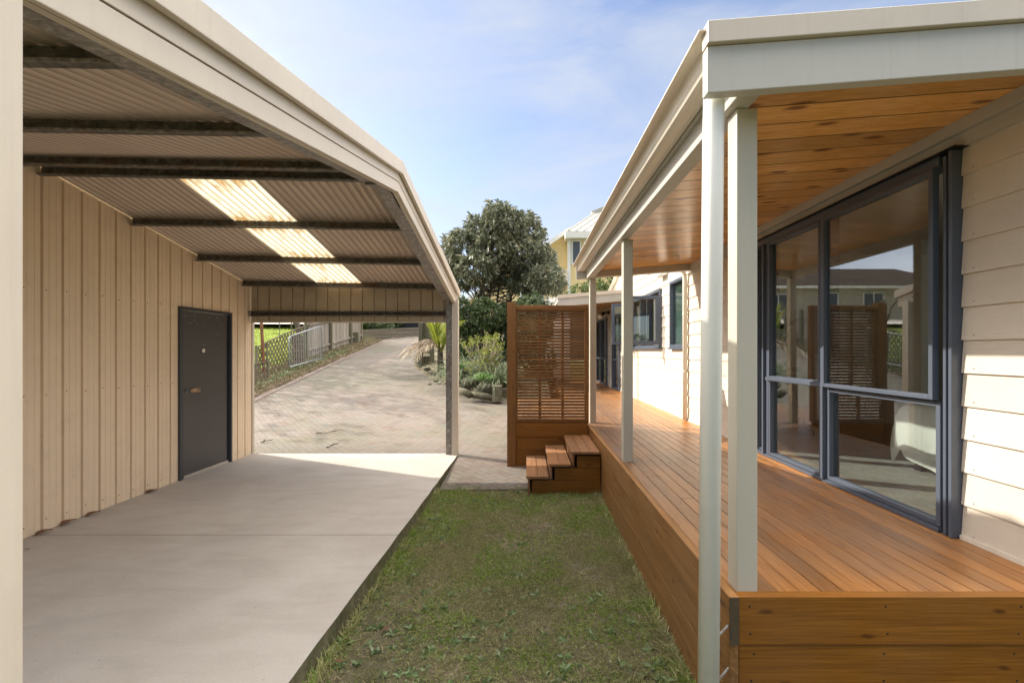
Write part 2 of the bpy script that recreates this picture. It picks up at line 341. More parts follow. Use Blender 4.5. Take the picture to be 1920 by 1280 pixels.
def mk_pave():
    g = G('herringbone_brick_paving', .85, .3); x, y, z = g.pos(); A = rad(38); s = 1/.105; mm = g.math
    jx = mm('MULTIPLY_ADD', g.noise(g.wpos(), 7, 2), .02, x)
    u = mm('MULTIPLY', mm('ADD', mm('MULTIPLY', jx, math.cos(A)), mm('MULTIPLY', y, math.sin(A))), s); v = mm('MULTIPLY', mm('SUBTRACT', mm('MULTIPLY', y, math.cos(A)), mm('MULTIPLY', jx, math.sin(A))), s)
    u = mm('ADD', u, 400.); v = mm('ADD', v, 400.)
    iu, iv = mm('FLOOR', u), mm('FLOOR', v); fu, fv = mm('SUBTRACT', u, iu), mm('SUBTRACT', v, iv)
    k = mm('FLOORED_MODULO', mm('SUBTRACT', iu, iv), 4.); kk = mm('FLOOR', mm('ADD', k, .1))
    hz = mm('LESS_THAN', kk, 1.5); k1 = mm('COMPARE', kk, 1., .2); k2 = mm('COMPARE', kk, 2., .2)
    lx = mm('ADD', fu, mm('MULTIPLY', k1, 1.)); ly = mm('ADD', fv, mm('MULTIPLY', k2, 1.))
    ex = mm('SUBTRACT', mm('MULTIPLY_ADD', hz, .5, .5), mm('ABSOLUTE', mm('SUBTRACT', lx, mm('MULTIPLY_ADD', hz, .5, .5))))
    vz = mm('SUBTRACT', 1., hz)
    ey = mm('SUBTRACT', mm('MULTIPLY_ADD', vz, .5, .5), mm('ABSOLUTE', mm('SUBTRACT', ly, mm('MULTIPLY_ADD', vz, .5, .5))))
    e = mm('MINIMUM', ex, ey); bid = g.vec(mm('SUBTRACT', iu, k1), mm('SUBTRACT', iv, k2), hz)
    wn = g.n('TexWhiteNoise'); wn.noise_dimensions = '3D'; g.put(bid, wn.inputs['Vector']); r = wn.outputs[0]
    c = g.ramp(r, (0, (.125, .088, .072)), (.45, (.175, .14, .118)), (.8, (.16, .136, .115)), (1, (.135, .128, .118)))
    n = g.noise(g.wpos(), 1.2, 8, .65, .3); c = g.mix(g.ramp(n, (.42, 0), (.66, .6)), c, (.185, .168, .148)); n4 = g.noise(g.wpos(), .45, 5, .6)
    c = g.mix(g.ramp(n4, (.45, 0), (.62, .5)), c, (.092, .096, .06)); n3 = g.noise(g.wpos(), 40, 5, .7); c = g.mix(g.ramp(n3, (.35, .4), (.6, 0)), c, (.2, .16, .12))
    m = g.ramp(e, (.03, .6), (.075, 0)); mo = g.mix(g.ramp(n4, (.4, 0), (.6, 1)), (.08, .066, .05), (.07, .075, .03)); c = g.mix(m, c, mo)
    g.col(c).bump(g.math('ADD', g.ramp(e, (.02, 0), (.10, 1)), g.math('MULTIPLY', n3, .3)), .006, .7); return g.m
M['pave'] = mk_pave()
def mk_border():
    g = G('paving_border_brick', .85, .3); x, y, z = g.pos(); b = g.n('TexBrick'); g.put(g.vec(g.math('MULTIPLY', y, 1.), g.math('MULTIPLY', x, 1.), 0.), b.inputs['Vector'])
    b.inputs['Scale'].default_value = 1; b.inputs['Brick Width'].default_value = .105; b.inputs['Row Height'].default_value = .24; b.inputs['Mortar Size'].default_value = .006; b.offset = 0
    b.inputs['Color1'].default_value = (.17, .115, .095, 1); b.inputs['Color2'].default_value = (.21, .16, .13, 1); b.inputs['Mortar'].default_value = (.09, .08, .06, 1)
    n = g.noise(g.wpos(), 3, 8, .7); g.col(g.mix(g.ramp(n, (.4, 0), (.7, .6)), b.outputs[0], (.17, .15, .125))); return g.m
M['border'] = mk_border()
def mk_lawn():
    g = G('lawn_soil', .95, .15); P = g.wpos(); n = g.noise(P, 1.7, 8, .68, .3); n2 = g.noise(P, 14, 8, .72); n3 = g.noise(P, 60, 5, .7)
    c = g.ramp(n2, (.3, (.11, .085, .06)), (.5, (.24, .19, .135)), (.7, (.38, .32, .24))); c = g.mix(g.ramp(n, (.40, .75), (.62, .1)), c, (.07, .085, .025)); c = g.mix(g.ramp(n3, (.4, .5), (.6, 0)), c, (.04, .032, .02))
    g.col(c).bump(n2, .02, .8); return g.m
M['lawn'] = mk_lawn()
def mk_field():
    g = G('field_grass', .9, .15); P = g.wpos(); n = g.noise(P, .9, 8, .7); n2 = g.noise(P, 9, 7, .7)
    c = g.mix(g.ramp(n, (.35, 0), (.7, 1)), (.21, .27, .05), (.31, .35, .08)); c = g.mix(g.ramp(n2, (.35, .5), (.6, 0)), c, (.16, .21, .03)); g.col(c).bump(n2, .05, .8); return g.m
M['field'] = mk_field()
def mk_soil(name, a, b, c3):
    g = G(name, .95, .15); P = g.wpos(); n = g.noise(P, 4, 9, .72); n2 = g.noise(P, 30, 6, .75)
    c = g.ramp(n, (.3, a), (.52, b), (.72, c3)); c = g.mix(g.ramp(n2, (.35, .55), (.6, 0)), c, sc3(a, .5)); g.col(c).bump(n2, .03, .9); return g.m
M['soil'] = mk_soil('garden_soil', (.09, .075, .05), (.22, .19, .13), (.38, .34, .24))
M['ground'] = mk_soil('rough_ground', (.06, .065, .025), (.11, .11, .045), (.18, .15, .10))
M['litter'] = mk_soil('leaf_litter', (.08, .055, .035), (.17, .125, .08), (.27, .21, .14))
M['rock'] = mk_soil('mossy_rock', (.07, .07, .04), (.16, .145, .10), (.29, .26, .21))
M['carpet'] = mk_soil('grey_carpet', (.36, .35, .33), (.46, .45, .42), (.56, .55, .51))
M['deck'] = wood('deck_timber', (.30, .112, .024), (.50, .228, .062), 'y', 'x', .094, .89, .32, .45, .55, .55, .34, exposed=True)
M['sleeper'] = wood('stained_sleeper', (.22, .095, .027), (.44, .225, .078), 'y', 'z', .2, .52, .5, .75, .35, .40, .12)
M['sleeper_x'] = wood('stained_sleeper_end', (.20, .070, .005), (.33, .130, .014), 'x', 'z', .2, .52, .5, .75, .3, .40, .08)
M['tread'] = wood('tread_timber', (.28, .125, .052), (.36, .185, .085), 'y', 'x', .128, -.007, .6, .2, .3, .6, .2)
M['soffit'] = wood('varnished_pine', (.66, .30, .070), (.88, .50, .155), 'x', 'y', .187, 1.792, .20, .9, .45, .40, groove=.005, ks=1.9)
M['screenwood'] = wood('screen_timber', (.185, .074, .018), (.27, .122, .035), 'x', 'z', .042, .62, .5, .25, .5, .4)
M['screenpost'] = wood('screen_post_timber', (.185, .078, .020), (.26, .118, .034), 'z', 'x', .12, -.27, .5, .5, .2, .4)
M['endgrain'] = paint('sleeper_endgrain', (.085, .06, .032), .8, .25, .3, 14)
M['oldwood'] = wood('weathered_paling', (.22, .185, .145), (.40, .35, .29), 'z', 'y', .105, 0., .85, .3, .5, .6)
M['oldsleeper'] = wood('weathered_sleeper', (.13, .105, .075), (.25, .21, .155), 'x', 'z', .15, 0., .85, .3, .3, .6)
M['oldpost'] = wood('mossy_post_timber', (.15, .135, .085), (.26, .24, .16), 'z', 'x', .2, 0., .85, .3, .3, .6)
M['lattice'] = wood('lattice_timber', (.12, .09, .06), (.20, .16, .11), 'y', 'z', .1, 0., .85, .1, .4, .6)
M['darkfence'] = wood('dark_stained_fence', (.045, .038, .028), (.075, .064, .048), 'z', 'x', .15, -.95, .8, .2, .3, .5)
M['galgate'] = paint('galvanised_tube', (.36, .38, .40), .4, .08, .1, metal=.5)
M['bark'] = mk_soil('tree_bark', (.07, .055, .04), (.14, .115, .085), (.24, .20, .15))
M['loquat'] = leafmat('loquat_leaf', (.10, .12, .066), (.20, .22, .135), (.44, .41, .27), .40, .25)
M['darkleaf'] = leafmat('dark_shrub_leaf', (.045, .075, .028), (.10, .145, .052), (.19, .25, .095), .35, .25)
M['hedge'] = leafmat('hedge_leaf', (.07, .11, .03), (.15, .20, .05), (.26, .30, .09), .45, .3)
M['limeleaf'] = leafmat('lime_shrub_leaf', (.16, .21, .035), (.30, .34, .06), (.42, .40, .09), .45, .35)
M['flax'] = leafmat('flax_blade', (.15, .20, .10), (.30, .36, .21), (.50, .53, .36), .4, .25)
M['palm'] = leafmat('palm_frond', (.24, .32, .04), (.42, .46, .06), (.55, .52, .10), .4, .45)
M['deadfrond'] = leafmat('dead_frond', (.25, .17, .10), (.40, .30, .19), (.52, .42, .30), .7, .2)
M['agave'] = leafmat('agave_leaf', (.12, .26, .07), (.20, .36, .11), (.28, .42, .16), .4, .2)
def mk_grass():
    g = G('grass_blade', .6, .3); g.pos(); r = g.geo.outputs['Random Per Island']
    c = g.ramp(r, (0, (.16, .26, .035)), (.45, (.30, .42, .07)), (.70, (.38, .46, .12)), (.82, (.52, .46, .24)), (1, (.60, .50, .32)))
    n = g.noise(g.wpos(), 1.9, 6, .65); c = g.mix(g.ramp(n, (.44, .7), (.55, 0)), c, (.44, .37, .21)); g.col(c)
    t = g.n('BsdfTranslucent'); g.put(c, t.inputs[0]); m = g.n('MixShader'); m.inputs[0].default_value = .3
    g.t.links.new(g.p.outputs[0], m.inputs[1]); g.t.links.new(t.outputs[0], m.inputs[2]); g.t.links.new(m.outputs[0], g.out.inputs[0]); return g.m
M['grass'] = mk_grass()
M['weed'] = leafmat('weed_leaf', (.15, .24, .08), (.26, .35, .16), (.38, .45, .27), .5, .25)
M['drygrass'] = leafmat('dry_grass', (.17, .16, .07), (.36, .30, .17), (.5, .43, .29), .8, .2)
M['deadleaf'] = leafmat('dead_leaf', (.10, .045, .022), (.20, .10, .05), (.25, .14, .08), .7, .1)
M['stem'] = paint('pale_stem', (.30, .26, .18), .8, .15, .2)

# ------------------------------------------------------------------ setting: ground, slab, paving, lawn, garden bed
def gsheet(name, mat, ys, xl, xr, dz, nx=24, bump=0., bscale=2.):
    V = []; F = []
    for j, y in enumerate(ys):
        a, b = xl(y), xr(y)
        for i in range(nx+1):
            x = a+(b-a)*i/nx; V.append((x, y, gz(y)+dz(x, y) + (bump*vnoise(np.array(x), np.array(y), bscale, 3) if bump else 0)))
    for j in range(len(ys)-1):
        for i in range(nx): k = j*(nx+1)+i; F.append((k, k+1, k+nx+2, k+nx+1))
    return struct(npmesh(name, V, F, mat, smooth=True))
ysG = [-400, -100, -20, -5, 0, 2, 4, 6, 7, 7.5, 8, 8.5, 9, 9.5, 10, 10.5, 11, 12, 14, 16, 18, 20, 23, 26, 30, 34, 37, 40, 60, 120, 400, 900]
V = []; F = []; xsG = [-600, -100, -30, -8.6, -4, -1.2, .60, .88, 2.4, 9, 30, 100, 600]; ysG += [17.2, 17.6]; ysG.sort()
for y in ysG:
    for x in xsG: V.append((x, y, (min(gz(y), .22) if (x > .55 and y < 17.4) else gz(y))-.17))
nx_ = len(xsG)
for j in range(len(ysG)-1):
    for i in range(nx_-1): k = j*nx_+i; F.append((k, k+1, k+nx_+1, k+nx_))
struct(npmesh('ground', V, F, M['ground']))
XL = [(6.2, -6.0), (9, -6.6), (11.6, -6.98), (16.5, -7.31), (21.7, -7.58), (24.5, -7.75), (27, -7.2), (31, -6.2)]
XR = [(6.9, .84), (12.5, .58), (12.9, -1.2), (15.9, -3.0), (21.7, -4.2), (26, -3.6), (31, -1.5)]
def pz(x, y): return -.055*(1-min(1, max(0, (y-5.3)/1.6)))
gsheet('driveway', M['pave'], list(np.linspace(6.902, 31, 90)), lambda y: lerp(XL, y), lambda y: lerp(XR, y), lambda x, y: -.004 + pz(x, y)*0 - .006, 30, .006, 1.4)
gsheet('paved_path', M['pave'], list(np.linspace(5.32, 6.902, 20)), lambda y: -1.028, lambda y: .846, lambda x, y: -.010+pz(x, y), 12, .004, 2)
gsheet('driveway_border', M['border'], list(np.linspace(6.95, 27, 60)), lambda y: lerp(XL, y)-.02, lambda y: lerp(XL, y)+.23, lambda x, y: .004, 3, .004, 2)
gsheet('field', M['field'], list(np.linspace(9, 60, 60)), lambda y: -60, lambda y: lerp([(9, -8.3), (16, -8.4), (60, -8.4)], y), lambda x, y: .02+.05*max(0, -8.6-x)**.5, 30, .03, .7)
gsheet('path', M['concrete'], list(np.linspace(29.2, 34.2, 8)), lambda y: -30, lambda y: -8.8, lambda x, y: .50, 6)
gsheet('verge', M['litter'], list(np.linspace(8.5, 24.5, 50)), lambda y: -8.6, lambda y: lerp(XL, y)+.02, lambda x, y: .012+.10*max(0, min(1, (lerp(XL, y)-x)/.9)), 8, .03, 3)
BL = [(11.0, -.75), (11.45, -1.25), (11.9, -1.75), (12.9, -2.34), (14, -2.95), (15.9, -3.97), (18, -4.5), (21.7, -5.0), (27, -4.4)]
gsheet('garden_bed', M['soil'], list(np.linspace(11.15, 27, 60)), lambda y: lerp(BL, y), lambda y: .58, lambda x, y: -.03+.22*min(1, max(0, (x-lerp(BL, y))/.55))*min(1, max(0.05, (y-11.15)/.5)), 30, .05, 3)
def lz(x, y): return -.13+.03*max(0, (y-4.4)/1)*0
gsheet('lawn', M['lawn'], list(np.linspace(-3, 5.45, 70)), lambda y: -1.2, lambda y: .86, lambda x, y: -.13+.055*max(0, min(1, (y-4.7)/.7)), 20, .012, 4)
b = MB()
for (y0, y1) in ((.5, 3.840), (3.846, 6.9)):
    e = lambda y: -1.035-(6.75-y)*.0175
    n = 14; ys = [y0+(y1-y0)*i/n for i in range(n+1)]; jit = [random.uniform(-.004, .004) for _ in ys]
    for i in range(n):
        a, c = e(ys[i])+jit[i], e(ys[i+1])+jit[i+1]; p, q = ys[i], ys[i+1]
        b.quad((-4.6, p, 0), (a, p, 0), (c, q, 0), (-4.6, q, 0), 0)
        b.quad((a, p, 0), (a+.004, p, -.25), (c+.004, q, -.25), (c, q, 0), 1)
    b.quad((-4.6, y0, -.25), (e(y0), y0, -.25), (e(y0)+jit[0], y0, 0), (-4.6, y0, 0), 1); b.quad((-4.6, y1, 0), (e(y1)+jit[-1], y1, 0), (e(y1), y1, -.25), (-4.6, y1, -.25), 1)
struct(b.build('concrete_slab', [M['concrete'], M['moss']]))

# grass blades, weeds
def lawn_z(x, y): return -.13+.055*np.clip((y-4.7)/.7, 0, 1)+.012*vnoise(x, y, 4, 3)
N = 170000
px_, py_ = RNG.uniform(-1.11, .83, N), RNG.uniform(1.0, 5.42, N)**1.0
edge = np.minimum(px_+1.12, .83-px_)
dens = .42+.48*vnoise(px_, py_, 2.6, 11)+.22*vnoise(px_, py_, 9, 5)+.28*np.exp(-(edge/.12)**2)+.12*np.clip(py_-3, 0, 1.3)
k = RNG.random(N) < np.clip(dens, .12, 1); px_, py_, edge = px_[k], py_[k], edge[k]
n = len(px_); P = np.stack([px_, py_, lawn_z(px_, py_)], 1); D = RNG.normal(size=(n, 3)); D[:, 2] = np.abs(D[:, 2])*.5+.42
Ln = RNG.uniform(.018, .055, n)*(1+1.3*np.exp(-(edge/.08)**2)*RNG.random(n)); V, F = leaves(P, D, Ln, RNG.uniform(.0024, .0050, n), .1, .2)
tag(npmesh('grass', V, F, M['grass']), 'short patchy green grass growing between the concrete slab and the deck', 'grass', kind='stuff')
n = 2600; sd_ = RNG.random(n) < .6; y = RNG.uniform(1.9, 5.3, n); x = np.where(sd_, -1.035-(6.75-y)*.0175+.012+np.abs(RNG.normal(size=n))*.03, .835-np.abs(RNG.normal(size=n))*.03); kp = vnoise(x*0, y, 5, 21) > -.25; x, y, sd_ = x[kp], y[kp], sd_[kp]; n = len(x)
P = np.stack([x, y, lawn_z(x, y)], 1); D = RNG.normal(size=(n, 3))*.5; D[:, 2] = 1; V, F = blades(P, D, RNG.uniform(.05, .15, n), RNG.uniform(.003, .006, n), RNG.uniform(.1, .7, n), 3)
tag(npmesh('edge_grass', V, F, M['grass']), 'longer grass tufts along the slab edge and the foot of the deck', 'grass', kind='stuff')
LV, LF, off = [], [], 0
for i in range(330):
    for _ in range(30):
        x, y = RNG.uniform(-1.1, .82), RNG.uniform(1.9, 5.4)
        if y < 3.2 or x < -.75 or y > 4.9 or RNG.random() < .14: break
    m = RNG.integers(5, 11); a = RNG.random()*6.28+np.arange(m)*6.283/m+RNG.normal(size=m)*.25; s = RNG.uniform(.018, .050)
    P = np.repeat(np.array([[x, y, float(lawn_z(np.array(x), np.array(y)))+.004]]), m, 0); D = np.stack([np.cos(a), np.sin(a), RNG.uniform(.15, .7, m)], 1)
    V, F = leaves(P, D, s*RNG.uniform(.7, 1.3, m), s*.42, .2, .15); LV.append(V); LF.append(F+off); off += len(V)
tag(npmesh('weeds', np.concatenate(LV), np.concatenate(LF), M['weed']), 'broad leaved weeds scattered through the patchy lawn', 'weeds', kind='stuff')
LV, LF, off = [], [], 0
n = 5000; x, y = RNG.uniform(-1.1, .82, n), RNG.uniform(1.9, 5.42, n); P = np.stack([x, y, lawn_z(x, y)+.006], 1); D = RNG.normal(size=(n, 3)); D[:, 2] *= .12
V, F = leaves(P, D, RNG.uniform(.02, .06, n), .0022, .1)
tag(npmesh('straw', V, F, M['drygrass']), 'dry straw and clippings lying on the bare patches of the lawn', 'straw', kind='stuff')

# ------------------------------------------------------------------ carport
RY, ZT, PT = 3.79, 3.13, .1997
def zt(x, y): return ZT+.019*(-1.03-x)-PT*abs(y-RY)
cp = thing('carport', 'open sided tan steel carport with corrugated gable roof over a concrete slab', 'carport', (-2.6, 3.79, 0))
def corr(x0, x1, y0, y1, mat, name, dz=-.03, amp=.012, pitch=.076):
    nx = int((x1-x0)/pitch*10); xs = np.linspace(x0, x1, nx+1); ys = np.linspace(y0, y1, 7); V = []; F = []
    for y in ys:
        for x in xs: V.append((x, y, zt(x, y)+dz+amp*math.sin(2*math.pi*(x+4.2)/pitch)))
    for j in range(len(ys)-1):
        for i in range(nx): q = j*(nx+1)+i; F.append((q, q+1, q+nx+2, q+nx+1))
    return npmesh(name, V, F, mat, cp, smooth=True)
corr(-4.22, -1.06, .52, RY, M['roofsheet'], 'roof_sheet')
corr(-4.22, -3.10, RY, 7.04, M['roofsheet'], 'roof_sheet'); corr(-2.44, -1.06, RY, 7.04, M['roofsheet'], 'roof_sheet')
corr(-3.11, -2.43, RY, 7.04, M['skylight'], 'skylight_sheet', -.037)
b = MB()
for s in (-1, 1):
    b.hexa([(-4.23, RY, zt(-4.23, RY)-.004), (-1.06, RY, zt(-1.06, RY)-.004), (-1.06, RY+s*.16, zt(-1.06, RY+.16)-.012), (-4.23, RY+s*.16, zt(-4.23, RY+.16)-.012),
            (-4.23, RY, zt(-4.23, RY)), (-1.06, RY, zt(-1.06, RY)), (-1.06, RY+s*.16, zt(-1.06, RY+.16)-.006), (-4.23, RY+s*.16, zt(-4.23, RY+.16)-.006)])
b.build('ridge_cap', M['cream_trim'], cp)
def purlin(y, h=.080):
    b = MB(); x0, x1 = -4.16, -1.252
    def pr(ya, yb, za, zb, mi=0):
        vs = []
        for z in (za, zb):
            for (x, yy) in ((x0, ya), (x1, ya), (x1, yb), (x0, yb)): vs.append((x, yy, zt(x, y)-.040+z))
        b.hexa(vs, mi)
    pr(y-.002, y+.002, -h, 0); pr(y-.036, y-.002, -h, -h+.003); pr(y-.039, y-.036, -h, -h+.014, 1); pr(y+.002, y+.05, -.004, 0)  # lip strip in paler steel paints in the lit lower edge
    return b.build('purlin', [M['purlin'], M['gal']], cp)
for y in (.75, 1.70, 2.64, 3.69, 3.90, 4.80, 5.74, 6.66): purlin(y)
for s, ya in ((-1, .55), (1, 7.03)):
    def slope(name, mat, xa, xb, za, zb, bev=.003, extra=0):
        b = MB(); vs = []
        for z in (za, zb):
            for (x, y) in ((xa, RY), (xb, RY), (xb, ya+s*extra), (xa, ya+s*extra)): vs.append((x, y, ZT-PT*abs(y-RY)+z))
        b.hexa(vs); return b.build(name, mat, cp, bevel=bev)
    slope('barge_cap', M['cream_trim'], -1.062, -1.030, -.106, 0, .003, .03)
    slope('barge_band', M['cream_trim'], -1.09, -1.068, -.168, -.095, .002, .01)
    slope('fascia', M['cream_trim'], -1.091, -1.071, -.258, -.173, .003)
    slope('fascia_return', M['cream_trim'], -1.118, -1.0925, -.2585, -.2525, 0)
    slope('rafter', M['gal'], -1.250, -1.137, -.215, -.045, .004)
    slope('rafter_flange', M['gal'], -1.256, -1.130, -.2275, -.2160, .003)
b = MB()
for s in (-1, 1):
    vs = []
    for dz in (-.246, -.2295):
        for (x, y) in ((-1.245, RY), (-1.14, RY), (-1.14, RY+s*.30), (-1.245, RY+s*.30)): vs.append((x, y, ZT-PT*abs(y-RY)+dz))
    b.hexa(vs)
b.build('apex_bracket', M['gal'], cp, bevel=.003)
# posts
def cpost(y0, y1, flip=False):
    b = MB(); b.box(-1.124, -1.030, y0, y1, -.02, ZT-PT*abs((y0+y1)/2-RY)-.20); p = b.build('post', M['cream_trim'], cp, bevel=.004)
    b = MB(); top = ZT-PT*abs((y0+y1)/2-RY)-.09; b.box(-1.214, -1.127, y0+.02, y0+.026, -.02, top); b.box(-1.214, -1.208, y0+.026, y1+.03, -.02, top); b.box(-1.133, -1.127, y0+.026, y1+.03, -.02, top); b.build('steel_channel', M['gal'], p)
    return p
cpost(6.80, 6.905); cpost(.79, .932)
# left wall
WX = -4.167
yb = [.5]; g0 = 3.910-.176*19
prof = []
k = 0
ygs = [g0+.176*i for i in range(60) if .55 < g0+.176*i < 6.86]
pts = [(.5, 0.)]
for yg in ygs:
    pts += [(yg-.0125, 0.), (yg-.008, -.022), (yg+.008, -.022), (yg+.0125, 0.)]
    for q in (.058, .118):
        if yg+q+.004 < 6.87: pts += [(yg+q-.003, 0.), (yg+q, -.003), (yg+q+.003, 0.)]
pts.append((6.88, 0.))
def ins(pts, y):
    for i in range(len(pts)-1):
        if pts[i][0] < y < pts[i+1][0]:
            a, c = pts[i], pts[i+1]; pts.insert(i+1, (y, a[1]+(c[1]-a[1])*(y-a[0])/(c[0]-a[0]))); return
D0, D1, DH = 5.435, 6.399, 2.087
for y in (RY, D0, D1): ins(pts, y)
b = MB()
for (ya, xa), (yc, xc) in zip(pts, pts[1:]):
    z0 = DH if (ya >= D0-1e-6 and yc <= D1+1e-6) else -.02
    b.quad((WX+xa, ya, z0), (WX+xc, yc, z0), (WX+xc, yc, zt(WX, yc)-.045), (WX+xa, ya, zt(WX, ya)-.045))
for yg in ygs:
    for z in (.09, 1.18, 2.08):
        if D0-.05 < yg+.03 < D1+.03 and z < DH+.05: continue
        b.sphere((WX, yg+.034, z+random.uniform(-.012, .012)), .0055, 6, 4, 1)
b.build('clad_wall', [M['tan_clad'], M['rust']], cp)
b = MB(); b.box(WX-.05, WX+.018, 6.881, 6.93, 0, zt(WX, 6.9)-.06); b.box(WX-.05, WX-.045, 6.83, 6.881, 0, 2.4); b.build('corner_flashing', M['cream_trim'], cp, bevel=.003)
# door
b = MB(); b.box(WX-.045, WX-.004, 5.523, 6.318, .035, 2.045)
for _ in range(30):
    y, z = 5.53+.76*random.random()**1.3, 2.03-abs(random.gauss(0, .33)); r = random.uniform(.0015, .005)
    b.sphere((WX-.004, y, max(.3, z)), r, 6, 4, 1, (.15, 1, 1))
dr = b.build('door', [M['doorgrey'], M['white']], cp, bevel=.002)
b = MB(); b.box(WX-.05, WX+.028, D0, D0+.035, 0, DH); b.box(WX-.03, WX+.006, D0+.035, D0+.085, 0, DH-.036); b.box(WX-.05, WX+.028, D1-.035, D1, 0, DH); b.box(WX-.05, WX+.028, D0+.035, D1-.035, DH-.035, DH); b.box(WX-.05, WX-.02, 6.32, D1-.036, 0, DH-.036); b.build('door_frame', M['framegrey'], dr, bevel=.003)
b = MB(); b.tube([(WX-.004, 5.583, 1.06), (WX+.008, 5.583, 1.06)], .026, 14); b.tube([(WX+.006, 5.583, 1.06), (WX+.05, 5.583, 1.06)], .012, 10); b.box(WX-.004, WX+.006, 5.64, 5.80, 1.035, 1.085, 1); b.tube([(WX+.045, 5.575, 1.06), (WX+.05, 5.66, 1.063), (WX+.046, 5.73, 1.058)], [.012, .011, .008], 8, 1); b.build('door_handle', [M['gal'], M['brass']], dr, smooth=True)
b = MB(); b.tube([(WX-.004, 5.868, 1.556), (WX+.0005, 5.868, 1.556)], .026, 20); b.build('round_badge', M['white'], dr)
b = MB(); b.box(WX-.05, WX+.004, D0+.09, D1-.05, .0, .031); b.build('door_sill', M['concrete'], dr, bevel=.004)
# lintel over the far opening
pts = [(-4.15, 0.)]; x = -4.15+.09
while x < -1.14:
    pts += [(x-.0125, 0.), (x-.008, .02), (x+.008, .02), (x+.0125, 0.)]; x += .176
pts.append((-1.126, 0.)); b = MB()
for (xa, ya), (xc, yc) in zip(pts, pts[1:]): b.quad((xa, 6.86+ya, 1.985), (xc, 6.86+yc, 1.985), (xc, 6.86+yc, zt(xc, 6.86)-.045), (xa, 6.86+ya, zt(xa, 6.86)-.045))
M['lintel'] = paint('shaded_lintel_cladding', (.52, .43, .315), .5, .08, .3, 1.2); b.build('lintel_cladding', M['lintel'], cp)  # tan cladding colour darkened for the inside shade, with some grime speckle
b = MB(); b.box(-4.16, -1.216, 6.80, 6.856, 2.145, 2.150); b.box(-4.16, -1.216, 6.852, 6.857, 2.076, 2.145); b.box(-4.16, -1.216, 6.80, 6.856, 2.072, 2.076); b.box(-4.16, -1.216, 6.80, 6.804, 2.130, 2.145); b.box(-4.16, -1.216, 6.80, 6.804, 2.076, 2.092); b.build('lintel_girt', M['purlin'], cp)
b = MB(); b.box(-4.16, -1.126, 6.848, 6.858, 1.975, 2.000); b.build('lintel_trim', M['cream_trim'], cp, bevel=.002)

# ------------------------------------------------------------------ house
HX = 2.40
hs = thing('house', 'cream weatherboard house with a pine lined verandah and dark grey joinery', 'house', (3.6, 8, .5))
def wtop(y):
    return lerp([(0, 2.96), (5, 2.96), (9, 4.25), (12.4, 3.30), (14, 2.98), (18, 2.98)], y)
NW = (2.50, 4.76, .505, 2.66)
OPEN = [NW, (6.85, 7.53, 1.60, 2.69), (8.06, 10.3, 1.61, 2.66), (11.6, 12.62, .505, 2.56), (13.5, 15.5, .505, 2.56)]
Y0, Y1 = 1.82, 17.2
b = MB(); row = 0; z = .53-.18*4
while z < 4.3:
    cuts = sorted(set([z, z+.18]+[o[i] for o in OPEN for i in (2, 3) if z < o[i] < z+.18]+[q for q in (2.96, 4.249) if z < q < z+.18]))
    for za, zb in zip(cuts, cuts[1:]):
        xa, xb = HX-.015+.013*(za-z)/.18, HX-.015+.013*(zb-z)/.18
        # horizontal extent limited by the raking top
        segs = [(Y0, Y1)]
        if za > 2.9599:
            def yr(zz): return (5+4*(zz-2.96)/1.29, 9+3.4*(4.25-zz)/.95 if zz > 3.30 else 12.4+1.6*(3.30-zz)/.32)
            a1, b1 = yr(max(za, 2.96)); a2, b2 = yr(min(zb, 4.249))
            if zb >= 4.249 and za >= 4.249: continue
            b.quad((xa, a1, max(za, 2.96)), (xa, b1, max(za, 2.96)), (xb, b2, min(zb, 4.249)), (xb, a2, min(zb, 4.249)))
            if za >= 2.96: b.quad((HX, a1, za), (HX, b1, za), (xa, b1, za), (xa, a1, za))
            continue
        zm = (za+zb)/2
        for o in OPEN:
            if o[2] < zm < o[3]:
                ns = []
                for (p, q) in segs:
                    if o[0] > p and o[1] < q: ns += [(p, o[0]), (o[1], q)]
                    else: ns.append((p, q))
                segs = ns
        for p, q in segs:
            b.quad((xa, p, za), (xa, q, za), (xb, q, zb), (xb, p, zb))
            if za == z: b.quad((HX+.002, p, za), (HX+.002, q, za), (xa, q, za), (xa, p, za))
    z += .18
def mk_board():
    g = G('weatherboard', .55, .35); x, y, z = g.pos(); mm = g.math; P = g.wpos()
    n = g.noise(P, 2.2, 6, .6); c = g.mix(g.ramp(n, (.3, 0), (.75, 1)), (.60, .52, .42), (.67, .595, .49)); d = g.noise(P, 6, 8, .7); c = g.mix(g.ramp(d, (.58, 0), (.78, .25)), c, (.42, .33, .24))
    wb = g.n('TexWhiteNoise'); wb.noise_dimensions = '1D'; g.put(mm('FLOOR', mm('DIVIDE', mm('SUBTRACT', z, .5301), .18)), wb.inputs['W']); vs_ = g.n('VectorMath'); vs_.operation = 'SCALE'; g.put(c, vs_.inputs[0]); g.put(mm('MULTIPLY_ADD', wb.outputs[0], .10, .95), vs_.inputs['Scale']); g.col(vs_.outputs[0])
    h = mm('PINGPONG', z, .0055); g.bump(mm('ADD', mm('MULTIPLY', h, 120), mm('MULTIPLY', g.noise(g.vec(mm('MULTIPLY', x, 30), mm('MULTIPLY', y, 3), mm('MULTIPLY', z, 60)), 1, 4), .6)), .0011, .8); return g.m
M['wboard'] = mk_board()
for i in range(12):
    for yy in (1.95, 2.43, 4.85, 5.4, 6.0, 6.6): b.sphere((HX-.0155, yy, .53+.18*i+.026), .0035, 6, 4, 1, (.4, 1, 1))
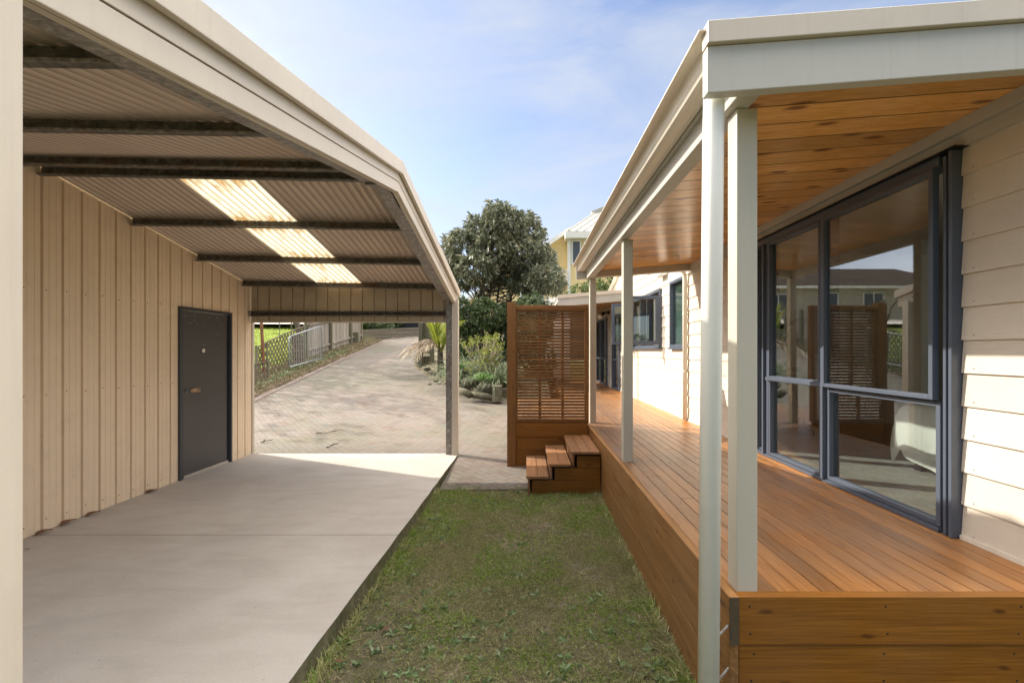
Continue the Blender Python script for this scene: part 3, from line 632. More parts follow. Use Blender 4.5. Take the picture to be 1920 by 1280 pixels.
for i in range(18):
    z = .53-.18*4+.18*i; zt_ = min(z+.18, 2.96); b.quad((2.42, 1.802, z), (7.4, 1.802, z), (7.4, 1.815, zt_), (2.42, 1.815, zt_)); b.quad((2.42, 1.82, z), (7.4, 1.82, z), (7.4, 1.802, z), (2.42, 1.802, z))
b.build('weatherboard_wall', [M['wboard'], M['rust']], hs)
b = MB(); b.box(2.372, 2.419, 1.793, 1.8195, -.19, 2.66); b.build('corner_board', M['board'], hs, bevel=.003)
# backing wall and cladding base trim
b = MB(); b.box(HX-.026, HX-.005, 1.96, 2.497, .521, .545); b.box(HX-.026, HX-.005, 4.765, 11.58, .521, .533); b.build('base_trim', M['board'], hs)
# soffit (underside of the verandah) in boards
SP = .075
def sz(x): return 2.688+SP*(x-.83)
def soffit(name, y0, y1, off, w=.187):
    b = MB(); y = y0
    while y < y1-.01:
        q = min(y+w, y1); b.hexa([(.955, y+.001, sz(.955)), (HX-.06, y+.001, sz(HX-.06)), (HX-.06, q-.0045, sz(HX-.06)), (.955, q-.0045, sz(.955)), (.955, y+.001, sz(.955)+.012), (HX-.06, y+.001, sz(HX-.06)+.012), (HX-.06, q-.0045, sz(HX-.06)+.012), (.955, q-.0045, sz(.955)+.012)]); y = q
    return b.build(name, M['soffit'], hs, bevel=.0012)
soffit('soffit', 1.792, 6.515, 0)
b = MB()
b.hexa([(.66, 1.745, 2.775), (7.5, 1.745, 3.19), (7.5, 6.62, 3.19), (.66+.0, 6.62, 2.775), (.66, 1.745, 2.782), (7.5, 1.745, 3.20), (7.5, 6.62, 3.20), (.66, 6.62, 2.782)])
b.build('verandah_roof', M['gutter'], hs)
def raked(name, y0, y1, x0, x1, za, zb, mat, bev=.003, sl=SP, ref=.69):
    """board across the verandah following the roof fall; za, zb are bottom and top heights at x = ref"""
    b = MB(); v = []
    for z in (za, zb):
        for (x, y) in ((x0, y0), (x1, y0), (x1, y1), (x0, y1)): v.append((x, y, z+sl*(x-ref)))
    b.hexa(v); return b.build(name, mat, hs, bevel=bev)
raked('fascia', 1.742, 1.79, .69, 7.5, 2.537, 2.715, M['cream'], .003)
raked('barge_cap', 1.722, 1.785, .686, 7.5, 2.7175, 2.802, M['cream_trim'], .003)
raked('fascia', 6.60, 6.63, .715, 2.395, 2.585, 2.80, M['cream'], .003)
raked('end_beam', 6.52, 6.598, .955, 2.395, 2.585, 2.70, M['cream'], .003)
b = MB(); b.box(.862, .952, 1.793, 6.598, 2.592, 2.745); b.build('verandah_beam', M['cream'], hs, bevel=.004)
b = MB(); b.box(.835, .860, 1.793, 6.598, 2.700, 2.80); b.build('gutter_board', M['cream'], hs)
def gutter(y0, y1, name='gutter'):
    pr = [(.702, 2.800), (.700, 2.786), (.706, 2.778), (.716, 2.778), (.722, 2.765), (.728, 2.735), (.742, 2.712), (.762, 2.702), (.800, 2.700), (.828, 2.706), (.833, 2.72), (.833, 2.798), (.826, 2.798), (.826, 2.715), (.80, 2.708), (.764, 2.710), (.748, 2.719), (.735, 2.738), (.729, 2.768), (.722, 2.788), (.710, 2.790), (.708, 2.802)]
    n = len(pr); b = MB(); v = [(x, y0, z) for x, z in pr]+[(x, y1, z) for x, z in pr]
    b.add(v, [(i, (i+1) % n, n+(i+1) % n, n+i) for i in range(n)]); b.add([(x, y0, z) for x, z in pr[:11]]+[(.833, y0, 2.798)], [tuple(range(12))]); b.add([(x, y1, z) for x, z in pr[:11]]+[(.833, y1, 2.798)], [tuple(range(11, -1, -1))])
    return b.build(name, M['gutter'], hs)
gutter(1.793, 6.60)
for y in (1.952, 4.244, 6.50):
    b = MB(); b.box(.900, .990, y, y+.09, .515, 2.591 if y < 6.45 else 2.591); b.build('verandah_post', M['post'], hs, bevel=.005)
# bevelled trim between wall and soffit
b = MB(); b.box(2.335, HX+.05, 1.825, 6.515, 2.735, 2.803); b.box(2.362, HX+.05, 1.825, 6.515, 2.662, 2.7345); b.build('wall_trim', M['cream'], hs, bevel=.003)
# downpipe at the corner
b = MB(); b.tube([(.762, 1.845, 2.70), (.757, 1.842, 2.56), (.752, 1.838, 2.4), (.727, 1.83, -.12)], .041, 24); dp = b.build('downpipe', M['pipe'], hs, smooth=True)
for z in (.40, .22):
    b = MB(); b.bar((.772, 1.838, z), (.8455, 1.912, z), .006, .008); b.build('pipe_clip', M['gal'], dp)
# joinery
def sash(name, y0, y1, z0, z1, x0, x1, fw, parent, gl='glass', bev=.003, gx=None, fz=None):
    fz = fz or fw; b = MB(); b.box(x0, x1, y0, y0+fw, z0, z1); b.box(x0, x1, y1-fw, y1, z0, z1); b.box(x0, x1, y0+fw, y1-fw, z0, z0+fz); b.box(x0, x1, y0+fw, y1-fw, z1-fz, z1)
    s = b.build(name, M['frame'], parent, bevel=bev); gx = gx if gx is not None else (x0+x1)/2
    b = MB(); b.box(gx, gx+.005, y0+fw-.004, y1-fw+.004, z0+fz-.004, z1-fz+.004); b.build('glass', M[gl], parent); return s
b = MB()
b.box(2.335, 2.47, 2.503, 2.524, .521, 2.658); b.box(2.350, 2.46, 2.5245, 2.540, .521, 2.64); b.box(2.338, 2.46, 2.5405, 2.560, .521, 2.64); b.box(2.360, 2.46, 2.5605, 2.584, .521, 2.64)
b.box(2.34, 2.46, 2.5845, 4.75, 2.600, 2.658); b.box(2.335, 2.46, 2.5845, 4.75, .521, .546); b.box(2.345, 2.46, 4.725, 4.755, .557, 2.584)
b.box(2.318, 2.455, 3.572, 3.600, .547, 2.599); b.box(2.345, 2.455, 3.6005, 3.636, .547, 2.599); b.box(2.322, 2.455, 4.478, 4.505, .547, 2.599); b.box(2.350, 2.455, 4.425, 4.4775, .547, 2.599)
wn_ = b.build('window', M['frame'], hs, bevel=.003)
sash('sash', 2.588, 3.565, 1.272, 2.590, 2.305, 2.345, .028, wn_, gx=2.33)
sash('sash', 2.588, 3.568, .549, 1.262, 2.350, 2.41, .030, wn_, gx=2.38)
sash('sash', 3.640, 4.422, 1.290, 2.596, 2.340, 2.41, .022, wn_, gx=2.375)
sash('sash', 3.640, 4.422, .549, 1.284, 2.350, 2.41, .022, wn_, gx=2.385)
sash('sash', 4.510, 4.722, .549, 2.596, 2.40, 2.44, .012, wn_, gx=2.42)
b = MB(); b.box(2.322, 2.345, 3.60, 4.44, 1.268, 1.300); b.build('mid_rail', M['frame'], wn_, bevel=.003)
b = MB(); b.box(2.31, 2.40, 2.46, 4.79, 2.6595, 2.6635); b.build('head_flashing', M['black'], wn_)
# room behind the glass
b = MB(); b.box(2.47, 7.2, 1.95, 6.35, .45, .535); b.build('floor', M['carpet'], hs)
M['inwall'] = paint('interior_wall_paint', (.84, .80, .70), .8, .03)
b = MB(); b.box(7.2, 7.3, 1.85, 6.45, -.19, 2.9); b.box(2.47, 7.2, 6.35, 6.45, .535, 2.9); b.box(2.47, 7.2, 1.85, 1.95, .535, 2.9); b.box(2.44, 7.2, 1.85, 6.45, 2.901, 2.93); b.box(2.44, 2.469, 1.85, 2.49, .535, 2.9); b.box(2.44, 2.47, 4.77, 6.35, .535, 2.9); b.box(2.44, 2.47, 2.49, 4.77, 2.67, 2.9)
b.build('interior_wall', M['inwall'], hs)
b = MB(); b.box(3.86, 3.93, 6.32, 6.349, .535, 2.62); b.box(4.72, 4.79, 6.32, 6.349, .535, 2.62); b.box(3.93, 4.72, 6.32, 6.349, 2.55, 2.62); b.box(3.935, 4.715, 6.335, 6.349, .54, 2.545); b.build('interior_door', M['white'], hs, bevel=.003)
# narrow blind window
b = MB(); b.box(2.352, 2.46, 6.853, 6.90, 1.603, 2.687); b.box(2.352, 2.46, 7.48, 7.527, 1.603, 2.687); b.box(2.352, 2.46, 6.90, 7.48, 1.603, 1.655); b.box(2.352, 2.46, 6.90, 7.48, 2.64, 2.687); b.box(2.33, 2.44, 6.84, 7.54, 1.578, 1.6025)
nw = b.build('window', M['frame'], hs, bevel=.003)
b = MB()
for i in range(38):
    zz = 1.66+i*.0258; b.hexa([(2.428, 6.905, zz), (2.448, 6.905, zz+.019), (2.448, 7.475, zz+.019), (2.428, 7.475, zz), (2.428, 6.905, zz+.002), (2.448, 6.905, zz+.021), (2.448, 7.475, zz+.021), (2.428, 7.475, zz+.002)])
b.box(2.455, 2.46, 6.90, 7.48, 1.65, 2.65); M['blind'] = paint('pale_green_blind', (.40, .50, .46), .6, .03); b.build('blind', M['blind'], nw)
b = MB(); b.box(2.40, 2.405, 6.895, 7.485, 1.65, 2.645); b.build('glass', M['glass2'], nw)
# casement window with two open sashes
b = MB(); b.box(2.345, 2.47, 8.063, 8.10, 1.62, 2.657); b.box(2.345, 2.47, 10.26, 10.297, 1.62, 2.657); b.box(2.345, 2.47, 8.10, 10.26, 2.615, 2.657); b.box(2.345, 2.47, 8.10, 10.26, 1.62, 1.655); b.box(2.345, 2.47, 8.9, 8.94, 1.655, 2.615); b.box(2.345, 2.47, 9.42, 9.46, 1.655, 2.615); b.box(2.32, 2.42, 8.04, 10.32, 1.59, 1.6195)
cw = b.build('window', M['frame'], hs, bevel=.003)
b = MB(); b.box(2.42, 2.425, 8.94, 9.42, 1.655, 2.615); b.build('glass', M['glass2'], cw)
def opensash(yh, x1, dy, z0, z1):
    b = MB(); x0, xe = 2.345, x1; f = .062
    def px(xa, xb, za, zb, t0=0, t1=.045):
        ya = yh+dy*(x0-xa)/(x0-xe); yb = yh+dy*(x0-xb)/(x0-xe)
        b.hexa([(xa, ya+t0, za), (xb, yb+t0, za), (xb, yb+t1, za), (xa, ya+t1, za), (xa, ya+t0, zb), (xb, yb+t0, zb), (xb, yb+t1, zb), (xa, ya+t1, zb)])
    px(xe, xe+f, z0, z1); px(x0-f, x0, z0, z1); px(xe+f, x0-f, z0, z0+f); px(xe+f, x0-f, z1-f, z1)
    s = b.build('sash', M['frame'], cw, bevel=.003); b = MB()
    px(xe+f-.003, x0-f+.003, z0+f-.003, z1-f+.003, .02, .025); b.build('glass', M['glass2'], cw)
    b = MB(); b.bar((2.36, yh+.22, z0-.012), (x1+.15, yh+.05, z0-.012), .018, .006); b.build('window_stay', M['gal'], cw)
opensash(8.07, 1.845, .06, 1.665, 2.535)
opensash(10.24, 1.92, .05, 1.70, 2.62)
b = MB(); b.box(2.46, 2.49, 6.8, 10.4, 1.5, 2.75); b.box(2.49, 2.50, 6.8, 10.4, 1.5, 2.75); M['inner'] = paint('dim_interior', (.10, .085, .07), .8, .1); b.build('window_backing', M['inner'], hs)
def fardoor(y0, y1, n):
    b = MB(); st = (y1-y0)/n
    for i in range(n+1): yy = min(max(y0+st*i, y0+.003), y1-.073); b.box(2.34, 2.47, yy, yy+.07, .521, 2.557)
    b.box(2.35, 2.46, y0+.07, y1-.07, .521, .575); b.box(2.35, 2.46, y0+.07, y1-.07, 2.50, 2.557); b.box(2.345, 2.46, y0+.07, y1-.07, 1.30, 1.345)
    d = b.build('glazed_door', M['frame'], hs, bevel=.003); b = MB(); b.box(2.40, 2.405, y0+.05, y1-.05, .56, 2.52); b.build('glass', M['glass2'], d); b = MB(); b.box(2.32, 2.345, y0+.10, y0+.22, 1.50, 1.52); b.build('handle', M['gal'], d)
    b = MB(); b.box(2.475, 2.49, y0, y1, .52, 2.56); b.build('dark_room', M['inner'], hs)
fardoor(11.6, 12.62, 1); fardoor(13.5, 15.5, 2)
# lamp, vent cowl, wall downpipe, conduit
b = MB(); b.tube([(2.385, 13.15, 2.66), (2.33, 13.15, 2.66)], .05, 12); b.tube([(2.34, 13.15, 2.66), (2.25, 13.13, 2.66), (2.20, 13.12, 2.62)], .02, 8); b.tube([(2.22, 13.13, 2.65), (2.12, 13.05, 2.56)], [.045, .05], 12); lp = b.build('wall_light', M['black'], hs)
b = MB(); b.tube([(2.125, 13.055, 2.565), (2.09, 13.03, 2.53), (2.06, 13.0, 2.50)], [.052, .085, .065], 14); b.build('lamp_head', M['white'], lp, smooth=True)
b = MB(); b.add([(2.38, 7.74, 2.85), (2.38, 8.06, 2.85), (2.26, 8.06, 2.85), (2.26, 7.74, 2.85), (2.38, 7.80, 3.05), (2.38, 8.0, 3.05), (2.33, 8.0, 3.05), (2.33, 7.80, 3.05)], [(0,3,2,1), (4,5,6,7), (0,1,5,4), (1,2,6,5), (2,3,7,6), (3,0,4,7)]); b.build('vent_cowl', M['white'], hs, bevel=.004)
b = MB(); b.tube([(2.18, 6.68, 2.83), (2.24, 6.72, 2.80), (2.34, 6.76, 2.70), (2.345, 6.76, 2.60), (2.345, 6.76, .53)], .032, 14); wd = b.build('wall_downpipe', M['gutter'], hs, smooth=True)
for z in (2.1, 1.25): b = MB(); b.tube([(2.345, 6.76, z-.015), (2.345, 6.76, z+.015)], .036, 14); b.box(2.345, 2.385, 6.75, 6.77, z-.012, z+.012); b.build('bracket', M['gutter'], wd)
b = MB(); b.tube([(2.372, 9.75, 1.55), (2.372, 9.75, .52)], .012, 8); b.build('conduit', M['board'], hs)
# gable roof over the middle of the wall, barge boards
b = MB(); b.hexa([(2.30, 5, 2.98), (7.5, 5, 2.98), (7.5, 9, 4.27), (2.30, 9, 4.27), (2.30, 5, 3.03), (7.5, 5, 3.03), (7.5, 9, 4.32), (2.30, 9, 4.32)]); b.hexa([(2.30, 9, 4.27), (7.5, 9, 4.27), (7.5, 14, 2.92), (2.30, 14, 2.92), (2.30, 9, 4.32), (7.5, 9, 4.32), (7.5, 14, 2.97), (2.30, 14, 2.97)]); b.build('main_roof', M['gutter'], hs)
# return wall closing the far end of the deck
b = MB()
for i in range(17): z = .53+.18*i; b.hexa([(.70, 17.19, z), (1.62, 17.19, z), (1.62, 17.25, z), (.70, 17.25, z), (.70, 17.203, z+.179), (1.62, 17.203, z+.179), (1.62, 17.25, z+.179), (.70, 17.25, z+.179)])
b.build('return_wall', M['white'], hs)
# far porch
b = MB(); y = 10.66
while y < 17.0:
    q = y+.187; b.hexa([(.955, y, 2.70), (2.395, y, 2.82), (2.395, q-.002, 2.82), (.955, q-.002, 2.70), (.955, y, 2.712), (2.395, y, 2.832), (2.395, q-.002, 2.832), (.955, q-.002, 2.712)]); y = q
b.build('porch_soffit', M['soffit'], hs)
raked('porch_fascia', 10.60, 10.65, .72, 2.39, 2.585, 2.765, M['cream'], .003, .085, .72)
raked('porch_barge_cap', 10.58, 10.645, .715, 2.39, 2.768, 2.852, M['cream_trim'], .003, .085, .72)
b = MB(); b.hexa([(.70, 10.65, 2.80), (2.39, 10.65, 2.95), (2.39, 17, 2.95), (.70, 17, 2.80), (.70, 10.65, 2.81), (2.39, 10.65, 2.96), (2.39, 17, 2.96), (.70, 17, 2.81)]); b.build('porch_roof', M['gutter'], hs)
b = MB(); b.box(.862, .952, 10.65, 17, 2.60, 2.74); b.box(.72, .80, 10.65, 17, 2.70, 2.80); b.build('porch_beam', M['cream'], hs, bevel=.003)
b = MB(); b.box(.90, .99, 16.8, 16.89, .515, 2.60); b.build('porch_post', M['post'], hs, bevel=.004)

# ------------------------------------------------------------------ bed and exercise bike inside
bd = thing('bed', 'bed under a white cover standing on grey carpet behind the glass', 'bed', (4.3, 3.4, .535))
b = MB(); b.box(3.27, 5.25, 2.3, 3.95, .80, 1.06); b.build('mattress', M['linen'], bd, bevel=.05)
b = MB(); b.box(3.30, 5.25, 2.32, 3.93, .68, .79); b.build('bed_base', M['inwall'], bd)
for x in (3.35, 5.15):
    for y in (2.37, 3.87): b = MB(); b.box(x-.03, x+.03, y-.03, y+.03, .535, .679); b.build('leg', M['black'], bd)
V = []; F = []; nu, nv = 26, 22
for i in range(nu+1):
    for j in range(nv+1):
        u, v = i/nu, j/nv; y = 3.10+.95*u; s = v*1.15
        if s < .55: x = 3.80-s; z = 1.085+.006*math.sin(9*u+5*v)
        else: x = 3.25-.03*math.sin((s-.55)*4)-.035*math.sin(u*17+1)*(s-.55)*1.6; z = 1.085-(s-.55)*(.62+.25*math.sin(u*3.1+.3))
        if u > .88: yy = (u-.88)/.12; z -= .22*yy*yy; 
        V.append((x, y, max(.56, z)))
for i in range(nu):
    for j in range(nv): k = i*(nv+1)+j; F.append((k, k+1, k+nv+2, k+nv+1))
tag(npmesh('throw_blanket', V, F, M['linen'], smooth=True), 'crumpled white throw hanging over the near corner of the bed', 'blanket')
bk = thing('exercise_bike', 'dark exercise bike with looped handlebar standing on carpet behind the narrow pane', 'exercise bike', (3.05, 5.45, .535))
b = MB(); b.tube([(2.75, 5.35, .56), (2.95, 5.40, .60), (3.25, 5.45, .60), (3.45, 5.5, .56)], .03, 8); b.tube([(3.0, 5.4, .6), (2.98, 5.40, 1.40)], .03, 8); b.tube([(3.25, 5.45, .6), (3.18, 5.44, 1.28)], .025, 8); b.build('frame', M['black'], bk)
b = MB(); ring = [(3.0+.09*math.cos(a), 5.36+.02*math.cos(a), 1.52+.17*math.sin(a)) for a in np.linspace(0, 6.283, 17)]; b.tube(ring, .016, 8, caps=False); b.build('handlebar', M['black'], bk, smooth=True)
b = MB(); b.sphere((3.16, 5.43, 1.32), .12, 12, 6, 0, (1.25, .7, .35)); b.build('saddle', M['black'], bk, smooth=True)
b = MB(); b.tube([(2.95, 5.40, 1.62), (3.02, 5.40, 1.80), (3.2, 5.42, 1.92)], [.03, .035, .03], 8); b.build('display_arm', M['black'], bk)
b = MB(); b.tube([(3.0, 5.37, .85), (3.0, 5.47, .85)], .22, 22); b.build('flywheel', M['frame'], bk)

# ------------------------------------------------------------------ deck
dk = thing('deck', 'long stained timber deck with sleeper sides running along the cream house', 'deck', (1.6, 6, 0))
b = MB(); x = .8925; i = 0
while x < 2.41:
    x2 = min(x+.0890, 2.41); y = 1.9545; r = random.Random(i*13+5); ends = [1.9545]
    yy = 1.95+r.uniform(1.2, 4.5)
    while yy < 16.5: ends.append(yy); yy += r.uniform(3.2, 4.8)
    ends.append(17.0)
    for a, c in zip(ends, ends[1:]): b.box(x, x2, a+.0012, c-.0012, .490, .5195+r.uniform(-.0008, .0008))
    x += .094; i += 1
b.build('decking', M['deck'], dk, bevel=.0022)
b = MB(); b.box(2.415, 2.47, 2.0, 17, .40, .518); b.build('wall_joist', M['sleeper'], dk)
for (z0, z1, ox) in ((.322, .521, 0), (.121, .319, .006), (-.16, .118, .004)):
    b = MB(); b.box(.8465+ox, .8885, 1.905+ox, 6.245, z0, z1)
    for yy in np.arange(1.97, 6.2, .58):
        for zz in (z0+.045, z1-.05): b.sphere((.8465+ox, yy+random.uniform(-.02, .02), zz), .006, 6, 4, 1, (.3, 1, 1))
    s = b.build('side_sleeper', [M['sleeper'], M['purlin']], dk, bevel=.003)
    if ox == 0:
        b = MB(); b.box(.8475, .8875, 1.9025, 1.9045, z0+.002, z1-.002); b.build('end_grain', M['endgrain'], s)
    b = MB(); b.box(.8895+(ox and .003), 2.384, 1.907+ox, 1.9535, z0, z1-.0005)
    for xx in (.945, 1.50, 2.06):
        for zz in (z0+.045, z1-.04): b.sphere((xx+random.uniform(-.012, .012), 1.907+ox, zz), .0055, 6, 4, 1, (1, .3, 1))
    b.build('end_sleeper', [M['sleeper_x'], M['black']], dk, bevel=.003)
b = MB(); x = -.15
while x < .88: b.box(x, x+.0905, 6.345, 9.6, .488, .519); x += .094
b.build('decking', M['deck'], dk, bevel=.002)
b = MB(); b.box(-.19, -.151, 6.345, 9.65, -.05, .52); b.box(-.19, .89, 9.605, 9.65, -.05, .52); b.box(.8465, .8885, 9.652, 17, -.05, .52); b.build('side_sleeper', M['sleeper'], dk, bevel=.003)
sp = thing('decking_offcut', 'loose timber offcut lying flat on the sunlit far deck', 'timber offcut', (2.0, 11.0, .52)); ORG[sp.name] = Vector((2.0, 11.0, .52))
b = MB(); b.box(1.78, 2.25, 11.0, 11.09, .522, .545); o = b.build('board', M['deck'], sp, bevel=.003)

# ------------------------------------------------------------------ privacy screen
ps = thing('privacy_screen', 'tall stained timber slat screen on sleeper boards beside the steps', 'screen', (.3, 6.29, 0))
b = MB(); b.box(-.272, -.152, 6.235, 6.345, -.06, 2.217); b.build('post', M['screenpost'], ps, bevel=.005)
b = MB(); b.box(-.150, -.128, 6.255, 6.325, .582, 2.118); b.build('stile', M['screenpost'], ps, bevel=.003)
b = MB(); b.box(.795, .846, 6.250, 6.335, .582, 2.118); b.build('stile', M['screenpost'], ps, bevel=.003)
b = MB(); b.box(-.151, .846, 6.245, 6.340, 2.12, 2.178); b.build('top_rail', M['screenwood'], ps, bevel=.004)
b = MB(); b.box(-.151, .845, 6.240, 6.340, .578, .618); b.build('bottom_rail', M['screenwood'], ps, bevel=.004)
b = MB()
for i in range(36):
    z = .630+i*.0415; j = random.uniform(-.0018, .0018); b.hexa([(-.127, 6.272, z+j), (.794, 6.272, z-j), (.794, 6.284, z-j), (-.127, 6.284, z+j), (-.127, 6.272, z+.0300+j), (.794, 6.272, z+.0300-j), (.794, 6.284, z+.0300-j), (-.127, 6.284, z+.0300+j)])
b.build('slats', M['screenwood'], ps, bevel=.0015)
for x in (.160, .475): b = MB(); b.box(x, x+.036, 6.286, 6.322, .62, 2.119); b.build('batten', M['screenpost'], ps, bevel=.002)
for (z0, z1, o) in ((.378, .575, 0), (.178, .375, .012), (-.06, .175, .012)): b = MB(); b.box(-.150, .842, 6.250+o, 6.30, z0, z1); b.build('sleeper_board', M['sleeper_x'], ps, bevel=.004)

# ------------------------------------------------------------------ steps
st = thing('steps', 'three timber steps with dark boarded side rising from the paving to the deck', 'steps', (.4, 5.7, -.1))
TX = [(-.007, .252), (.247, .507), (.503, .838)]; TZ = [.124, .266, .404]
for (x0, x1), z in zip(TX, TZ):
    b = MB(); n = 2 if x1-x0 < .3 else 3; wd_ = (x1-x0)/n
    for i in range(n): b.box(x0+i*wd_, x0+(i+1)*wd_-.004, 5.18, 6.225, z-.030, z)
    b.build('tread', M['tread'], st, bevel=.003)
for x, z0, z1 in ((.012, -.15, .092), (.265, .096, .235), (.520, .238, .373)): b = MB(); b.box(x, x+.022, 5.20, 6.22, z0, z1); b.build('riser', M['tread'], st, bevel=.002)
for x0, z0, z1 in ((.058, -.16, -.045), (.058, -.042, .068), (.318, .071, .208), (.575, .211, .346)): b = MB(); b.box(x0, .842, 5.225, 5.265, z0, z1); b.build('side_board', M['sleeper_x'], st, bevel=.003)

# ------------------------------------------------------------------ vegetation helpers
def limb(b, p0, p1, r0, r1, wob=.06, n=6):
    p0, p1 = Vector(p0), Vector(p1); pts = []; R = []
    for i in range(n+1):
        t = i/n; q = p0.lerp(p1, t)
        if 0 < i < n: q += Vector((random.uniform(-wob, wob), random.uniform(-wob, wob), random.uniform(-wob, wob)*.5))
        pts.append(q); R.append(r0+(r1-r0)*t)
    b.tube(pts, R, 8); return pts
def whorls(centres, dirs, per, L0, L1, wr, droop, spread=.9, fold=.18):
    n = len(centres); P = np.repeat(centres, per, 0)+RNG.normal(size=(n*per, 3))*.025; D = nrm(np.repeat(dirs, per, 0))*.7+nrm(RNG.normal(size=(n*per, 3)))*spread; D[:, 2] -= droop*RNG.random(n*per)
    Ln = RNG.uniform(L0, L1, n*per); return leaves(P, D, Ln, Ln*wr, fold, .15)
def cat(parts):
    V = []; F = []; o = 0
    for v, f in parts: V.append(v); F.append(f+o); o += len(v)
    return np.concatenate(V), np.concatenate(F)
def tree(name, label, category, base, trunk_tips, clumps, per, L0, L1, wr, mat, droop=.5, r0=.09, group=None, spread=.9, inner=.5, forks=None):
    root = thing(name, label, category, base, group); b = MB()
    for i, tip in enumerate(trunk_tips):
        b0 = (base[0]+random.uniform(-.12, .12)+(tip[0]-base[0])*.1, base[1]+random.uniform(-.1, .1), base[2]-.1); pts = limb(b, b0, tip, r0*random.uniform(.75, 1.1), r0*.4, .05)
        for c, r, n in clumps:
            if random.random() < .45: limb(b, pts[random.choice((4, 5, 6))], (c[0]+random.uniform(-.3, .3)*r[0], c[1]+random.uniform(-.3, .3)*r[1], c[2]+.1*r[2]), r0*.38, r0*.1, .07, 5)
    b.build('trunk', M['bark'], root, smooth=True); C_, D_ = [], []
    for c, r, n in clumps: p, d = ellip(c, r, n, inner); C_.append(p); D_.append(d)
    V, F = whorls(np.concatenate(C_), np.concatenate(D_), per, L0, L1, wr, droop, spread); npmesh('crown', V, F, M[mat], root); return root
def at(px, py, y): return ((px-988)*y/853.33, y, 1.55+(658-py)*y/853.33)

# loquat tree
Yt = 15.0; cl = []
for (px, py, rx, rz, n) in [(945, 420, 38, 30, 85), (905, 430, 32, 30, 70), (985, 432, 34, 30, 70), (870, 462, 34, 30, 70), (925, 465, 42, 34, 100), (980, 470, 42, 32, 95), (850, 498, 24, 26, 50), (895, 502, 34, 24, 70), (950, 506, 40, 26, 85), (1010, 490, 32, 28, 70), (1022, 520, 30, 24, 60), (985, 526, 30, 20, 45), (870, 525, 22, 18, 30), (1042, 532, 14, 14, 16), (932, 400, 20, 14, 22), (918, 530, 24, 14, 22), (842, 470, 14, 18, 16)]:
    c = at(px, py, Yt+random.uniform(-.9, .9)); k = Yt/853; cl.append((c, (rx*k*1.04, max(.5, rx*k*1.0), rz*k*1.05), int(n*2.6)))
for (px, py) in [(835, 455), (850, 440), (880, 420), (920, 388), (955, 392), (990, 408), (1012, 440), (1030, 480), (1052, 515), (1048, 545), (1000, 548), (960, 540), (835, 510), (900, 545), (1022, 462), (866, 436), (938, 386)]:
    cl.append((at(px, py, Yt+random.uniform(-.6, .6)), (.14, .14, .20), 9))
tr = tree('loquat_tree', 'bushy loquat tree with drooping grey green leaves above the garden bed', 'tree', (at(908, 600, Yt)[0], Yt, gz(Yt)), [at(888, 500, Yt), at(905, 480, Yt-.3), at(925, 470, Yt+.3), at(940, 500, Yt), at(975, 500, Yt+.4)], cl, 9, .12, .22, .32, 'loquat', .75, .06)
# dark shrub behind the flax
cl = []
for (px, py, rx, rz, n) in [(880, 600, 26, 30, 120), (915, 590, 30, 26, 120), (905, 625, 36, 30, 140), (940, 625, 24, 36, 110), (870, 640, 18, 26, 70), (945, 590, 16, 22, 50), (865, 570, 12, 14, 24), (905, 570, 20, 12, 40), (930, 660, 30, 30, 100), (885, 665, 26, 26, 80)]:
    k = 13.8/853; cl.append((at(px, py, 13.9+random.uniform(-.4, .4)), (rx*k, rx*k*.9, rz*k), n*3))
tree('dark_shrub', 'dense dark green shrub beneath the loquat tree behind the flax', 'shrub', (at(905, 700, 13.8)[0], 13.8, gz(13.8)), [at(890, 620, 13.8), at(920, 600, 13.9), at(905, 610, 13.6)], cl, 10, .055, .11, .45, 'darkleaf', .3, .03)
# hedge beyond the porch roof
cl = []
for (px, py, rx, rz, n) in [(1085, 548, 22, 16, 90), (1115, 538, 22, 18, 90), (1140, 530, 20, 20, 90), (1165, 528, 22, 22, 90), (1070, 556, 14, 10, 40), (1130, 550, 40, 16, 110)]:
    k = 21/853; cl.append((at(px, py, 21), (rx*k, rx*k, rz*k), n))
tree('hedge_shrub', 'sunlit light green shrub rising behind the flat porch roof', 'shrub', (3.4, 21, gz(21)), [at(1110, 545, 21), at(1150, 540, 21)], cl, 9, .07, .13, .5, 'hedge', .2, .05)
# shrubs seen dark through the slats of the screen
cl = [((random.uniform(-.35, .5), random.uniform(12.6, 15.5), random.uniform(.5, 3.0)), (.42, .5, .42), 60) for _ in range(34)]
tree('dark_shrub', 'dark leafy shrub standing directly behind the slat screen', 'shrub', (.1, 14, gz(14)), [(.1, 14, 2.6), (.2, 13.2, 2.2), (-.1, 15, 2.4)], cl, 9, .06, .12, .45, 'darkleaf', .3, .04)
# hedge added unseen behind the camera to cut low sky and ground bounce
cl = [((-7+i*.8, -9+random.uniform(-.2, .2), z_), (.55, .6, .6), 34) for i in range(26) for z_ in (.4, 1.2, 1.9)]
tree('light_block_hedge', 'added unseen hedge behind the camera that blocks low light', 'hedge', (2, -9, -.15), [(-3, -9, 2), (2, -9, 2), (7, -9, 2)], cl, 8, .12, .22, .5, 'darkleaf', .2, .06)
